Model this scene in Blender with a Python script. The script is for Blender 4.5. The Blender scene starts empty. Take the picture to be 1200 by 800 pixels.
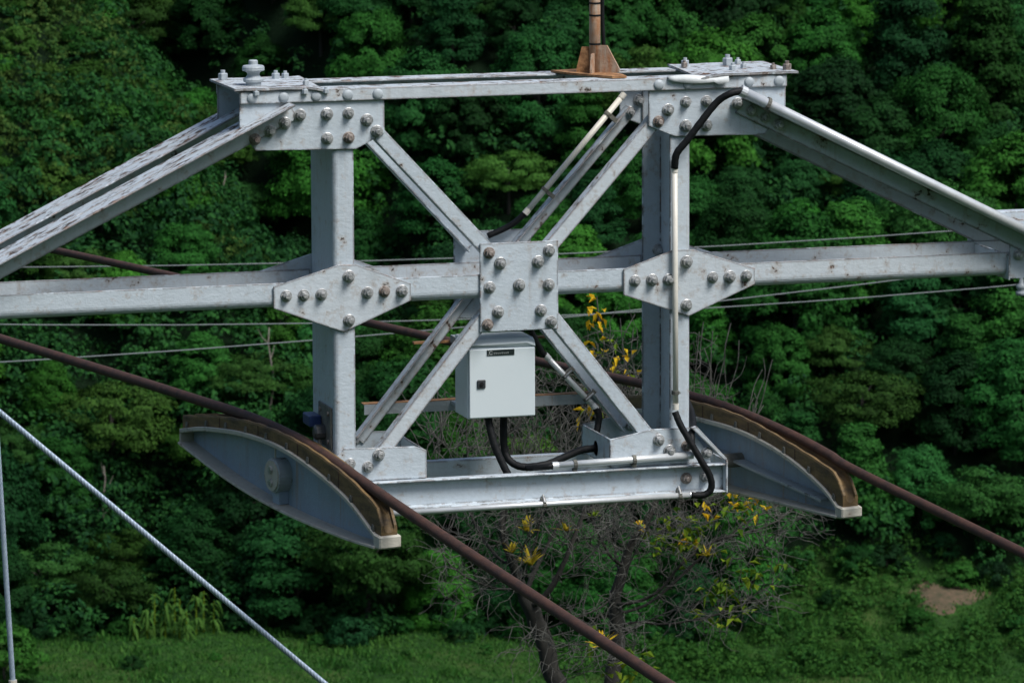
import bpy, bmesh, math, random
import numpy as np
from mathutils import Matrix, Vector

# ------------------------------------------------------------------ camera, sky, sun, exposure
scene = bpy.context.scene
COL = scene.collection
CAM = Vector((-8.021, -27.734, 4.052))
cam_data = bpy.data.cameras.new('camera')
cam_data.lens = 180.0
cam_data.sensor_width = 36.0
cam_data.clip_start = 0.5
cam_data.clip_end = 6000
cam_data.dof.use_dof = True
cam_data.dof.focus_distance = 29.0
cam_data.dof.aperture_fstop = 13.0
cam = bpy.data.objects.new('camera', cam_data)
COL.objects.link(cam)
right = Vector((0.96084, -0.27706, -0.00362))
down = Vector((-0.04492, -0.14289, -0.98872))
fwd = Vector((0.27342, 0.95017, -0.14974))
m3 = Matrix((right, -down, -fwd)).transposed()
cam.matrix_world = Matrix.Translation(CAM) @ m3.to_4x4()
scene.camera = cam

SUN_EL, SUN_AZ = math.radians(54), math.radians(146)     # azimuth from +Y towards +X
world = bpy.data.worlds.new('World')
scene.world = world
world.use_nodes = True
wn = world.node_tree
sky = wn.nodes.new('ShaderNodeTexSky')
sky.sky_type = 'NISHITA'
sky.sun_disc = False
sky.sun_elevation = SUN_EL
sky.sun_rotation = SUN_AZ
sky.air_density = 1.0
sky.dust_density = 2.5
sky.ozone_density = 1.0
wn.nodes['Background'].inputs['Strength'].default_value = 0.052
wn.links.new(sky.outputs[0], wn.nodes['Background'].inputs['Color'])
sun_data = bpy.data.lights.new('sun', 'SUN')
sun_data.energy = 1.5
sun_data.angle = math.radians(24)
sun_data.color = (1.0, 0.975, 0.94)
sun = bpy.data.objects.new('sun', sun_data)
COL.objects.link(sun)
sd = Vector((math.sin(SUN_AZ) * math.cos(SUN_EL), math.cos(SUN_AZ) * math.cos(SUN_EL), math.sin(SUN_EL)))
sun.rotation_euler = sd.to_track_quat('Z', 'Y').to_euler()
sun.location = sd * 60
vs = scene.view_settings
vs.view_transform = 'Standard'
vs.look = 'None'
vs.gamma = 1.0
vs.exposure = 1.35
vs.use_curve_mapping = False

# ------------------------------------------------------------------ helpers
RNG = np.random.default_rng(11)
random.seed(5)
PI = math.pi


class MB:
    """collects plain faces; build() links them as ONE mesh object"""
    def __init__(self):
        self.v, self.f = [], []

    def add(self, vs_, fs_):
        b = len(self.v)
        self.v += [tuple(map(float, p)) for p in vs_]
        self.f += [tuple(i + b for i in f) for f in fs_]
        return self

    def box(self, x0, x1, y0, y1, z0, z1):
        return self.add([(x0, y0, z0), (x1, y0, z0), (x1, y1, z0), (x0, y1, z0),
                         (x0, y0, z1), (x1, y0, z1), (x1, y1, z1), (x0, y1, z1)],
                        [(0, 3, 2, 1), (4, 5, 6, 7), (0, 1, 5, 4), (1, 2, 6, 5), (2, 3, 7, 6), (3, 0, 4, 7)])

    def prism(self, lo, hi):
        """two matching rings of points"""
        n = len(lo)
        return self.add(list(lo) + list(hi),
                        [tuple(range(n - 1, -1, -1)), tuple(range(n, 2 * n))] +
                        [(i, (i + 1) % n, n + (i + 1) % n, n + i) for i in range(n)])

    def plate(self, poly, y0, y1):
        """outline in x,z with thickness in y"""
        return self.prism([(x, y0, z) for x, z in poly], [(x, y1, z) for x, z in poly])

    def member(self, p0, p1, prof):
        """straight bar from p0 to p1 (x,z); profile points are (n, y)"""
        dx, dz = p1[0] - p0[0], p1[1] - p0[1]
        L = math.hypot(dx, dz)
        nx, nz = -dz / L, dx / L
        return self.prism([(p0[0] + nx * n, y, p0[1] + nz * n) for n, y in prof],
                          [(p1[0] + nx * n, y, p1[1] + nz * n) for n, y in prof])

    def sweep(self, pts, r, n=8, cap=True):
        pts = [Vector(p) for p in pts]
        rs = r if isinstance(r, (list, tuple)) else [r] * len(pts)
        up = None
        rings = []
        for i, p in enumerate(pts):
            t = (pts[min(i + 1, len(pts) - 1)] - pts[max(i - 1, 0)]).normalized()
            if up is None:
                a = Vector((0, 0, 1)) if abs(t.z) < .9 else Vector((1, 0, 0))
                up = t.cross(a).normalized()
            up = (up - t * up.dot(t)).normalized()
            w = t.cross(up)
            rings.append([p + (up * math.cos(2 * PI * k / n) + w * math.sin(2 * PI * k / n)) * rs[i] for k in range(n)])
        vs_ = [q for ring in rings for q in ring]
        fs = []
        for i in range(len(pts) - 1):
            for k in range(n):
                fs.append((i * n + k, i * n + (k + 1) % n, (i + 1) * n + (k + 1) % n, (i + 1) * n + k))
        if cap:
            fs.append(tuple(range(n - 1, -1, -1)))
            fs.append(tuple((len(pts) - 1) * n + k for k in range(n)))
        return self.add(vs_, fs)

    def lathe(self, prof, n=16, origin=(0, 0, 0), axis='z'):
        """prof: (r, h)"""
        vs_ = []
        for r, h in prof:
            for k in range(n):
                a = 2 * PI * k / n
                c, s = r * math.cos(a), r * math.sin(a)
                p = (c, s, h) if axis == 'z' else ((c, -h, s) if axis == 'y' else (h, c, s))
                vs_.append((p[0] + origin[0], p[1] + origin[1], p[2] + origin[2]))
        fs = []
        for i in range(len(prof) - 1):
            for k in range(n):
                fs.append((i * n + k, i * n + (k + 1) % n, (i + 1) * n + (k + 1) % n, (i + 1) * n + k))
        fs.append(tuple(range(n - 1, -1, -1)))
        fs.append(tuple((len(prof) - 1) * n + k for k in range(n)))
        return self.add(vs_, fs)

    def mesh(self, name, mat, smooth=False):
        me = bpy.data.meshes.new(name)
        me.from_pydata(self.v, [], self.f)
        bm = bmesh.new()
        bm.from_mesh(me)
        bmesh.ops.recalc_face_normals(bm, faces=bm.faces)
        bm.to_mesh(me)
        bm.free()
        if smooth:
            me.polygons.foreach_set('use_smooth', [True] * len(me.polygons))
        if mat:
            me.materials.append(mat)
        return me

    def build(self, name, mat, parent=None, smooth=False, bevel=0.0, segs=1):
        o = bpy.data.objects.new(name, self.mesh(name, mat, smooth))
        put(o, parent)
        if bevel:
            b = o.modifiers.new('bevel', 'BEVEL')
            b.width = bevel
            b.segments = segs
            b.limit_method = 'ANGLE'
            b.angle_limit = math.radians(35)
        return o


WORLDM = {}


def put(o, parent=None, loc=None):
    COL.objects.link(o)
    if loc is not None:
        o.location = loc
    if parent is not None:
        o.parent = parent
        o.matrix_parent_inverse = WORLDM.get(parent.name, Matrix.Identity(4))
    return o


def thing(name, label, cat, loc=(0, 0, 0), group=None):
    o = bpy.data.objects.new(name, None)
    o.empty_display_size = .1
    COL.objects.link(o)
    o.location = loc
    WORLDM[o.name] = Matrix.Translation(loc).inverted()
    return tag(o, label, cat, group)


def tag(o, label=None, cat=None, group=None, kind=None):
    if label:
        o['label'] = label
    if cat:
        o['category'] = cat
    if group:
        o['group'] = group
    if kind:
        o['kind'] = kind
    return o


def spline(pts, per=6):
    """Catmull-Rom through points"""
    P = [Vector(p) for p in pts]
    P = [P[0] * 2 - P[1]] + P + [P[-1] * 2 - P[-2]]
    out = []
    for i in range(1, len(P) - 2):
        for k in range(per):
            t = k / per
            a, b, c, d = P[i - 1], P[i], P[i + 1], P[i + 2]
            out.append(.5 * ((2 * b) + (c - a) * t + (2 * a - 5 * b + 4 * c - d) * t * t + (3 * b - a - 3 * c + d) * t ** 3))
    out.append(P[-2])
    return out


def quads_mesh(name, V, mat, smooth=False):
    """V: (N,4,3) numpy -> mesh of N separate quads"""
    n = len(V)
    me = bpy.data.meshes.new(name)
    me.vertices.add(n * 4)
    me.vertices.foreach_set('co', np.ascontiguousarray(V, dtype=np.float32).ravel())
    me.loops.add(n * 4)
    me.loops.foreach_set('vertex_index', np.arange(n * 4, dtype=np.int32))
    me.polygons.add(n)
    me.polygons.foreach_set('loop_start', np.arange(0, n * 4, 4, dtype=np.int32))
    me.update(calc_edges=True)
    me.materials.append(mat)
    return me


# ------------------------------------------------------------------ materials
def new_mat(name):
    m = bpy.data.materials.new(name)
    m.use_nodes = True
    nt = m.node_tree
    return m, nt, nt.nodes['Principled BSDF']


def N(nt, kind, **kw):
    n = nt.nodes.new(kind)
    for k, v in kw.items():
        if k.startswith('i_'):
            n.inputs[k[2:].replace('_', ' ')].default_value = v
        else:
            setattr(n, k, v)
    return n


def noise(nt, vec, scale, detail=4, rough=.6, stretch=None):
    if stretch:
        mp = N(nt, 'ShaderNodeMapping')
        mp.inputs['Scale'].default_value = stretch
        nt.links.new(vec, mp.inputs['Vector'])
        vec = mp.outputs[0]
    n = N(nt, 'ShaderNodeTexNoise')
    n.inputs['Scale'].default_value = scale
    n.inputs['Detail'].default_value = detail
    n.inputs['Roughness'].default_value = rough
    nt.links.new(vec, n.inputs['Vector'])
    return n.outputs['Fac']


def ramp(nt, fac, stops, mode='LINEAR'):
    r = N(nt, 'ShaderNodeValToRGB')
    r.color_ramp.interpolation = mode
    e = r.color_ramp.elements
    while len(e) < len(stops):
        e.new(.5)
    for q, (p, c) in zip(e, stops):
        q.position = p
        q.color = c if len(c) == 4 else (*c, 1)
    nt.links.new(fac, r.inputs[0])
    return r.outputs[0]


def g(v):
    return (v, v, v, 1)


def mix(nt, fac, a, b, mode='MIX'):
    n = N(nt, 'ShaderNodeMix', data_type='RGBA', blend_type=mode)
    if isinstance(fac, (int, float)):
        n.inputs[0].default_value = fac
    else:
        nt.links.new(fac, n.inputs[0])
    for s, i in ((a, 6), (b, 7)):
        if isinstance(s, tuple):
            n.inputs[i].default_value = s if len(s) == 4 else (*s, 1)
        else:
            nt.links.new(s, n.inputs[i])
    return n.outputs[2]


def math_(nt, op, a, b=None, clamp=False):
    n = N(nt, 'ShaderNodeMath', operation=op)
    n.use_clamp = clamp
    for s, i in ((a, 0), (b, 1)):
        if s is None:
            continue
        if isinstance(s, (int, float)):
            n.inputs[i].default_value = s
        else:
            nt.links.new(s, n.inputs[i])
    return n.outputs[0]


def bump(nt, bsdf, h, strength, dist):
    b = N(nt, 'ShaderNodeBump')
    b.inputs['Strength'].default_value = strength
    b.inputs['Distance'].default_value = dist
    nt.links.new(h, b.inputs['Height'])
    nt.links.new(b.outputs[0], bsdf.inputs['Normal'])


def painted_steel(name, c1, c2, chip=.60, edge=.5, rough=.42, flake=.5, spots=.72, streak=.35):
    m, nt, b = new_mat(name)
    geo = N(nt, 'ShaderNodeNewGeometry')
    pos = geo.outputs['Position']
    base = mix(nt, noise(nt, pos, 3.2, 5), c1, c2)
    # vertical dirt streaks and blotches
    st = ramp(nt, noise(nt, pos, 5.0, 6, .65, (2.2, 2.2, .22)), [(.50, g(0)), (.78, g(1))])
    base = mix(nt, math_(nt, 'MULTIPLY', st, streak), base, (.20, .21, .195, 1))
    st2 = ramp(nt, noise(nt, pos, 7.0, 5, .6, (3.2, 3.2, .16)), [(.60, g(0)), (.72, g(1))])
    base = mix(nt, math_(nt, 'MULTIPLY', st2, streak * 1.3), base, (.27, .19, .12, 1))
    fine = ramp(nt, noise(nt, pos, 34, 5, .7), [(.35, g(.93)), (.65, g(1.03))])
    base = mix(nt, .8, base, fine, 'MULTIPLY')
    # worn edges: bevelled normal against the face normal
    bev = N(nt, 'ShaderNodeBevel', samples=4)
    bev.inputs['Radius'].default_value = .018
    dt = N(nt, 'ShaderNodeVectorMath', operation='DOT_PRODUCT')
    nt.links.new(bev.outputs[0], dt.inputs[0])
    nt.links.new(geo.outputs['True Normal'], dt.inputs[1])
    em = ramp(nt, dt.outputs['Value'], [(.88, g(1)), (.998, g(0))])
    en = ramp(nt, noise(nt, pos, 9, 5, .7), [(edge, g(0)), (edge + .07, g(1))])
    e = math_(nt, 'MULTIPLY', em, en)
    # chips in the open face
    sp = ramp(nt, noise(nt, pos, 12, 7, .72), [(spots, g(0)), (spots + .03, g(1))])
    # flaking on faces that look up
    sx = N(nt, 'ShaderNodeSeparateXYZ')
    nt.links.new(geo.outputs['True Normal'], sx.inputs[0])
    upm = ramp(nt, sx.outputs['Z'], [(.55, g(0)), (.75, g(1))])
    fl = ramp(nt, noise(nt, pos, 11, 8, .76, (.85, 1.3, 1)), [(1 - flake, g(0)), (1.04 - flake, g(1))])
    fl = math_(nt, 'MULTIPLY', fl, upm)
    wear = math_(nt, 'MAXIMUM', math_(nt, 'MAXIMUM', e, sp), fl)
    rust = ramp(nt, noise(nt, pos, 21, 4, .6), [(.3, (.022, .018, .016)), (.52, (.06, .04, .028)), (.7, (.19, .085, .04)), (.8, (.12, .11, .1))])
    # faint rust bleed round the chips
    bleed = ramp(nt, noise(nt, pos, 12, 7, .72), [(spots - .11, g(0)), (spots, g(.45))])
    base = mix(nt, bleed, base, (.30, .22, .15, 1))
    col = mix(nt, wear, base, rust)
    nt.links.new(col, b.inputs['Base Color'])
    nt.links.new(mix(nt, wear, g(rough), g(.85)), b.inputs['Roughness'])
    b.inputs['Specular IOR Level'].default_value = .4
    h = math_(nt, 'ADD', noise(nt, pos, 30, 5, .7, (.7, 1, 1.3)), math_(nt, 'MULTIPLY', wear, -.7))
    bump(nt, b, h, .42, .008)
    return m


def simple(name, c1, c2, scale=10, rough=.5, metal=0.0, bump_s=.1, bump_scale=40, spec=.5, stretch=None):
    m, nt, b = new_mat(name)
    tc = N(nt, 'ShaderNodeNewGeometry').outputs['Position']
    f = ramp(nt, noise(nt, tc, scale, 5, .65, stretch), [(.3, g(0)), (.7, g(1))])
    nt.links.new(mix(nt, f, (*c1, 1), (*c2, 1)), b.inputs['Base Color'])
    b.inputs['Roughness'].default_value = rough
    b.inputs['Metallic'].default_value = metal
    b.inputs['Specular IOR Level'].default_value = spec
    if bump_s:
        bump(nt, b, noise(nt, tc, bump_scale, 4), bump_s, .01)
    return m


STEEL = painted_steel('painted_steel', (.50, .565, .615, 1), (.445, .51, .56, 1), edge=.43, flake=.42, spots=.655, streak=.13)
STEEL2 = painted_steel('worn_painted_steel', (.535, .59, .63, 1), (.465, .52, .56, 1), edge=.36, flake=.47, spots=.625, streak=.20)
GREY = painted_steel('grey_painted_steel', (.33, .37, .39, 1), (.27, .31, .33, 1), edge=.55, flake=.4, spots=.7)
SADDLE = painted_steel('blue_grey_steel', (.27, .35, .42, 1), (.20, .265, .325, 1), edge=.6, flake=.4, spots=.69, rough=.5, streak=.6)
CREAM = painted_steel('weathered_cream_flange', (.52, .50, .43, 1), (.34, .33, .28, 1), edge=.56, flake=.36, spots=.66, rough=.6)
LINER = simple('brown_saddle_liner', (.045, .030, .014), (.20, .125, .045), 9, .7, bump_s=.4, bump_scale=30, stretch=(1, .6, 2.5))
ROPE = simple('rusty_track_rope', (.026, .013, .010), (.072, .030, .018), 14, .75, bump_s=.25, bump_scale=90)
RUST = simple('orange_rusted_steel', (.11, .040, .013), (.46, .25, .11), 24, .85, bump_s=.5, bump_scale=50)
RUSTPALE = simple('rust_stained_pole', (.42, .38, .31), (.33, .13, .04), 17, .75, bump_s=.4, bump_scale=50, stretch=(2, 2, .5))
BOLT = simple('zinc_bolt', (.14, .15, .15), (.60, .61, .61), 34, .36, metal=.45, bump_s=.2)
BOLTRUST = simple('rusting_bolt', (.07, .045, .032), (.40, .36, .33), 42, .65, metal=.3, bump_s=.3)
RIVET = simple('painted_rivet', (.27, .31, .34), (.42, .47, .50), 12, .5, bump_s=.2)
GALV = simple('galvanised_conduit', (.50, .53, .55), (.66, .69, .70), 9, .34, metal=.35, bump_s=.05)
CREAMPIPE = simple('cream_conduit', (.58, .56, .49), (.68, .66, .60), 8, .4, bump_s=.1)
RUBBER = simple('black_flexible_hose', (.003, .004, .005), (.008, .009, .010), 20, .6, bump_s=.3, bump_scale=120, spec=.25)
CABINET = simple('white_cabinet_paint', (.56, .635, .665), (.59, .66, .685), 2.5, .38, bump_s=.02)
BADGE = simple('dark_badge', (.008, .014, .016), (.012, .02, .02), 5, .4, bump_s=0)
BADGEMARK = simple('pale_badge_print', (.32, .36, .35), (.42, .46, .45), 5, .5, bump_s=0)
FLAKE = simple('peeling_white_paint', (.52, .56, .57), (.66, .69, .69), 14, .6, bump_s=.2)
LOCK = simple('dark_lock', (.02, .025, .028), (.05, .055, .06), 30, .4, bump_s=.1)
BLUEBOX = simple('blue_plastic', (.012, .03, .10), (.02, .045, .15), 8, .45, bump_s=.1)
DIRTY = simple('grimy_steel', (.05, .055, .05), (.20, .19, .16), 12, .75, bump_s=.4)
STRAND = simple('bright_wire_strand', (.24, .31, .40), (.38, .46, .55), 40, .36, metal=.35, bump_s=.15, bump_scale=160)
WIRE = simple('grey_wire', (.10, .125, .13), (.14, .165, .17), 3, .5, bump_s=0)
BARK = simple('dark_bark', (.012, .012, .010), (.036, .034, .028), 9, .9, bump_s=.6, bump_scale=25)
TWIG = simple('grey_twigs', (.010, .011, .009), (.125, .125, .11), 9, .85, bump_s=0)
PALEBARK = simple('pale_bark', (.12, .11, .09), (.22, .20, .17), 4, .9, bump_s=.3)
CONCRETE = simple('concrete', (.22, .22, .20), (.32, .31, .29), 4, .85, bump_s=.3)


def leaf_mat(name, dark, light, use_obj=False, trans=.25, scale=.8):
    m, nt, b = new_mat(name)
    geo = N(nt, 'ShaderNodeNewGeometry')
    pos = geo.outputs['Position']
    rnd = geo.outputs['Random Per Island']
    f = math_(nt, 'ADD', math_(nt, 'MULTIPLY', noise(nt, pos, scale, 3), .75), math_(nt, 'MULTIPLY', rnd, .45))
    f = ramp(nt, f, [(.35, g(0)), (.85, g(1))])
    col = mix(nt, f, (*dark, 1), (*light, 1))
    if use_obj:
        oi = N(nt, 'ShaderNodeObjectInfo')
        col = mix(nt, 1.0, col, oi.outputs['Color'], 'MULTIPLY')
    nt.links.new(col, b.inputs['Base Color'])
    b.inputs['Roughness'].default_value = .75
    b.inputs['Specular IOR Level'].default_value = .10
    tr = N(nt, 'ShaderNodeBsdfTranslucent')
    nt.links.new(col, tr.inputs['Color'])
    ms = N(nt, 'ShaderNodeMixShader')
    ms.inputs[0].default_value = trans
    nt.links.new(b.outputs[0], ms.inputs[1])
    nt.links.new(tr.outputs[0], ms.inputs[2])
    nt.links.new(ms.outputs[0], nt.nodes['Material Output'].inputs['Surface'])
    return m


LEAF = leaf_mat('forest_leaves', (.55, .55, .55), (1.35, 1.3, 1.15), use_obj=True, scale=.5)
SCRUB = leaf_mat('understorey_leaves', (.006, .036, .012), (.024, .104, .020), scale=.06)
SPURSCRUB = leaf_mat('dry_slope_leaves', (.020, .070, .014), (.078, .138, .028), scale=.10)
BANKSCRUB = leaf_mat('bank_scrub_leaves', (.013, .066, .012), (.042, .125, .018), scale=.10)
GRASS = leaf_mat('meadow_grass', (.020, .094, .014), (.058, .150, .026), scale=.07)
BANANA = leaf_mat('banana_leaves', (.022, .090, .013), (.075, .160, .028), scale=.6)
YELLOW = leaf_mat('yellow_leaves', (.50, .30, .010), (.78, .56, .03), scale=9, trans=.35)
LIME = leaf_mat('lime_leaves', (.06, .14, .012), (.20, .28, .02), scale=6, trans=.35)
BROM = leaf_mat('bromeliad_leaves', (.22, .22, .02), (.55, .40, .035), scale=9, trans=.35)


def ground_mat():
    m, nt, b = new_mat('hillside_ground')
    pos = N(nt, 'ShaderNodeNewGeometry').outputs['Position']
    f = noise(nt, pos, .09, 8, .65)
    c = ramp(nt, f, [(.30, (.014, .052, .012)), (.5, (.030, .088, .017)), (.68, (.065, .108, .028))])
    d = ramp(nt, noise(nt, pos, .55, 8, .7), [(.3, g(.55)), (.7, g(1.25))])
    c = mix(nt, 1.0, c, d, 'MULTIPLY')
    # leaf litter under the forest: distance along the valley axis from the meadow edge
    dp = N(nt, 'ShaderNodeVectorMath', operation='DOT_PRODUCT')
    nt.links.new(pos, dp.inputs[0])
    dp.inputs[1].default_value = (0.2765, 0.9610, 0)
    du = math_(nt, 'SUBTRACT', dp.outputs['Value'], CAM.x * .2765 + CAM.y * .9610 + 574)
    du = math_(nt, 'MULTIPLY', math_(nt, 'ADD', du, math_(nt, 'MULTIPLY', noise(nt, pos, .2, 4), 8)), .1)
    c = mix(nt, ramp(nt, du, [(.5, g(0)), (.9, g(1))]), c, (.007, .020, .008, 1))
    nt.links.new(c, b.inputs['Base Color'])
    b.inputs['Roughness'].default_value = .95
    b.inputs['Specular IOR Level'].default_value = .1
    bump(nt, b, noise(nt, pos, 1.4, 8, .75), 1.0, .5)
    return m


GROUND = ground_mat()
EARTH = simple('bare_brown_earth', (.030, .036, .014), (.115, .075, .045), 1.1, .95, bump_s=.6, bump_scale=2)

# ------------------------------------------------------------------ terrain
FU = Vector((0.2765, 0.9610))
RV = Vector((0.9610, -0.2765))
PROF_U = [-900, -400, -60, 0, 30, 50, 120, 300, 480, 515, 577, 700, 900, 1300, 2600]
PROF_Z = [330, 150, 24, 2.2, -6.6, -7.7, -30, -88, -130, -116, -116, -24, 120, 330, 520]


def sstep(a, b, x):
    t = np.clip((x - a) / (b - a), 0, 1)
    return t * t * (3 - 2 * t)


def ground_h(u, v):
    u = np.asarray(u, float)
    v = np.asarray(v, float)
    h = np.interp(u, PROF_U, PROF_Z)
    far = sstep(500, 560, u)
    # grassy bank that climbs on the right
    bank = sstep(8, 40, v) * np.clip(u - 552, 0, 30) * .26 * (1 - sstep(588, 640, u))
    # spur coming down on the left
    spur = 13 * sstep(0, 20, -v - 27 - (u - 628) * .55) * sstep(588, 622, u)
    # gully just right of the spur
    gul = -15 * np.exp(-(((v + 21 + (u - 628) * .55) / 8) ** 2)) * sstep(598, 630, u)
    gul = gul - 10 * np.exp(-(((v - 27 + (u - 640) * .3) / 8) ** 2)) * sstep(630, 655, u) - 7 * np.exp(-(((v + 44) / 7) ** 2)) * sstep(574, 586, u) * (1 - sstep(600, 612, u))
    rip = 1.6 * np.sin(v * .11 + 1.3) * np.cos(u * .07) + .7 * np.sin(v * .31 + u * .23)
    roll = 5.5 * np.sin(v * .062 + .6 + u * .03) * sstep(590, 640, u)
    return h + bank + spur + gul + far * rip * sstep(560, 600, u) + roll + .12 * np.sin(v * .5) * np.cos(u * .43) * far


def to_world(u, v, z):
    return (CAM.x + u * FU.x + v * RV.x, CAM.y + u * FU.y + v * RV.y, z)


us = np.unique(np.concatenate([np.linspace(-900, -60, 14), np.linspace(-60, 130, 39), np.linspace(130, 500, 26),
                               np.linspace(500, 720, 111), np.linspace(720, 1300, 40), np.linspace(1300, 2600, 10)]))
vsq = np.unique(np.concatenate([np.linspace(-1800, -120, 26), np.linspace(-120, 120, 97), np.linspace(120, 1800, 26)]))
UU, VV = np.meshgrid(us, vsq, indexing='ij')
ZZ = ground_h(UU, VV)
X = CAM.x + UU * FU.x + VV * RV.x
Y = CAM.y + UU * FU.y + VV * RV.y
gv = np.stack([X, Y, ZZ], -1).reshape(-1, 3)
nu, nv = UU.shape
gf = [(i * nv + j, i * nv + j + 1, (i + 1) * nv + j + 1, (i + 1) * nv + j) for i in range(nu - 1) for j in range(nv - 1)]
me = bpy.data.meshes.new('ground')
me.from_pydata(gv.tolist(), [], gf)
me.polygons.foreach_set('use_smooth', [True] * len(me.polygons))
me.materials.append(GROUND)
ground = bpy.data.objects.new('ground', me)
put(ground)
ground['kind'] = 'structure'

# ------------------------------------------------------------------ the truss head
D = .54                       # distance between the front and the rear plane
truss = thing('truss_crossarm', 'pale grey riveted steel truss crossarm carrying the two cable saddles', 'truss', (0, .27, -1.25))


def both(fn):
    """front and mirrored rear version of a member; fn(ymap) builds it"""
    fn(lambda y: y, False)
    fn(lambda y: D - y, True)


def mbar(name, p0, p1, prof, mat=STEEL, rear=False, parent=truss, bevel=.004, smooth=False):
    pr = [(n, D - y) for n, y in prof] if rear else prof
    return MB().member(p0, p1, pr).build(name, mat, parent, smooth=smooth, bevel=bevel)


# top chord: angle, one leg hanging in front of the gussets, one lying on top
top_prof = [(0, -.030), (.072, -.030), (.072, .13), (.058, .13), (.058, -.016), (0, -.016)]
for rear in (False, True):
    mbar('top_chord', (-1.62, 1.090), (1.60, 1.090), top_prof, STEEL2, rear)

# middle chord: rolled angle with a round heel, cut at the posts
def heel_prof():
    p = [(.073, .003)]
    for k in range(7):
        a = k / 6 * PI / 2
        p.append((-.018 - .050 * math.sin(a), .003 + .050 * (1 - math.cos(a))))
    p += [(-.068, .14), (-.054, .14)]
    for k in range(7):
        a = (6 - k) / 6 * PI / 2
        p.append((-.018 - .036 * math.sin(a), .017 + .036 * (1 - math.cos(a))))
    p += [(.073, .017)]
    return p


for rear in (False, True):
    for x0, x1 in ((-4.6, -1.092), (-.957, .898), (1.038, 4.6)):
        mbar('middle_chord', (x0, 0), (x1, 0), heel_prof(), STEEL2 if x0 > 0 or rear else STEEL, rear, bevel=.002)

# bottom beam: channel with its flanges outwards
bot_prof = [(-.085, -.052), (-.073, -.052), (-.073, .004), (.073, .004), (.073, -.052), (.085, -.052), (.085, .016), (-.085, .016)]
for rear in (False, True):
    mbar('bottom_beam', (-1.05, -1.167), (1.228, -1.167), bot_prof, STEEL, rear)

# posts: channels, web outwards on the left, web on the far side on the right
def channel_xy(xw, xt, z0, z1, t=.013, r=.03):
    """web at xw, toes at xt; runs over the truss depth"""
    s = 1 if xt > xw else -1
    y0, y1 = .003, D - .003
    out = [(xt, y0)]
    for k in range(6):
        a = k / 5 * PI / 2
        out.append((xw + s * r * (1 - math.sin(a)), y0 + r * (1 - math.cos(a))))
    for k in range(6):
        a = k / 5 * PI / 2
        out.append((xw + s * r * (1 - math.cos(a)), y1 - r * (1 - math.sin(a))))
    out += [(xt, y1), (xt, y1 - t), (xw + s * t, y1 - t), (xw + s * t, y0 + t), (xt, y0 + t)]
    return MB().prism([(x, y, z0) for x, y in out], [(x, y, z1) for x, y in out])


channel_xy(-1.085, -.963, -1.076, 1.085).build('post', STEEL, truss, bevel=.002)
channel_xy(1.030, .905, -1.076, 1.085).build('post', STEEL, truss, bevel=.002)

# gusset plates
TL = [(-1.62, 1.145), (-1.62, .955), (-1.53, .826), (-.949, .815), (-.785, .900), (-.785, 1.145)]
TR = [(.772, 1.145), (.772, .888), (.930, .822), (1.47, .816), (1.598, .950), (1.598, 1.145)]
ML = [(-1.436, .056), (-1.436, -.068), (-1.030, -.220), (-.637, -.057), (-.637, .042), (-.955, .163), (-1.055, .166)]
MR = [(.622, .070), (.622, -.080), (1.015, -.219), (1.416, -.051), (1.416, .043), (1.043, .167), (.925, .170)]
CP = [(-.232, .252), (-.232, -.256), (.232, -.256), (.232, .252)]
BL = [(-1.082, -.935), (-1.035, -.885), (-.62, -.893), (-.551, -.918), (-.551, -1.079), (-1.082, -1.079)]
BR = [(.540, -.913), (.794, -.866), (1.02, -.866), (1.150, -1.045), (1.150, -1.079), (.540, -1.079)]
bolts = {
    'TL': [(-1.118, 1.02), (-.994, 1.02), (-.888, .978), (-1.118, .882), (-.994, .883), (-.831, .913)],
    'TR': [(1.118, 1.02), (.994, 1.02), (.888, .978), (1.118, .882), (.994, .883), (.831, .913)],
    'ML': [(-1.0, .099), (-1.0, -.152), (-1.363, .002), (-1.262, .002), (-1.159, .002), (-.892, .001), (-.793, .003), (-.69, .002)],
    'MR': [(1.0, .099), (1.0, -.152), (1.363, .002), (1.262, .002), (1.159, .002), (.892, .001), (.793, .003), (.69, .002)],
    'CP': [(-.177, .198), (.177, .198), (-.112, .136), (.112, .136), (-.175, 0), (0, .006), (.175, 0), (-.126, -.143), (.128, -.145), (-.188, -.213), (.188, -.213)],
    'BL': [(-1.002, -.973), (-.898, -.996), (-.834, -.930)],
    'BR': [(1.002, -.973), (.898, -.996), (.834, -.930)],
}
# one bolt: washer, hexagon nut, threaded end (axis towards -y)
bm_ = MB()
bm_.lathe([(.030, 0), (.038, .001), (.038, .006), (.034, .008)], 18, axis='y')
bm_.lathe([(.0265, .008), (.029, .010), (.029, .031), (.0255, .035)], 6, axis='y')
bm_.lathe([(.0165, .035), (.0165, .052), (.013, .056)], 12, axis='y')
BOLT_ME = bm_.mesh('bolt', BOLT)
BOLT_RU = BOLT_ME.copy()
BOLT_RU.materials[0] = BOLTRUST
RIV_ME = MB().lathe([(.033, 0), (.032, .004), (.028, .008), (.021, .012), (.011, .014), (.003, .0145)], 14, axis='y').mesh('rivet', RIVET, True)


def add_bolt(parent, x, y, z, me_=None, name='bolt', back=False, sc=1.0):
    if me_ is None:
        me_ = BOLT_RU if random.random() < .09 else BOLT_ME
    o = bpy.data.objects.new(name, me_)
    put(o, parent, (x, y, z))
    o.rotation_euler = (0, random.uniform(0, 1.0), PI if back else 0)
    k = sc * random.uniform(.86, .96)
    o.scale = (k, k * random.uniform(.85, 1.1), k)
    return o


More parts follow.
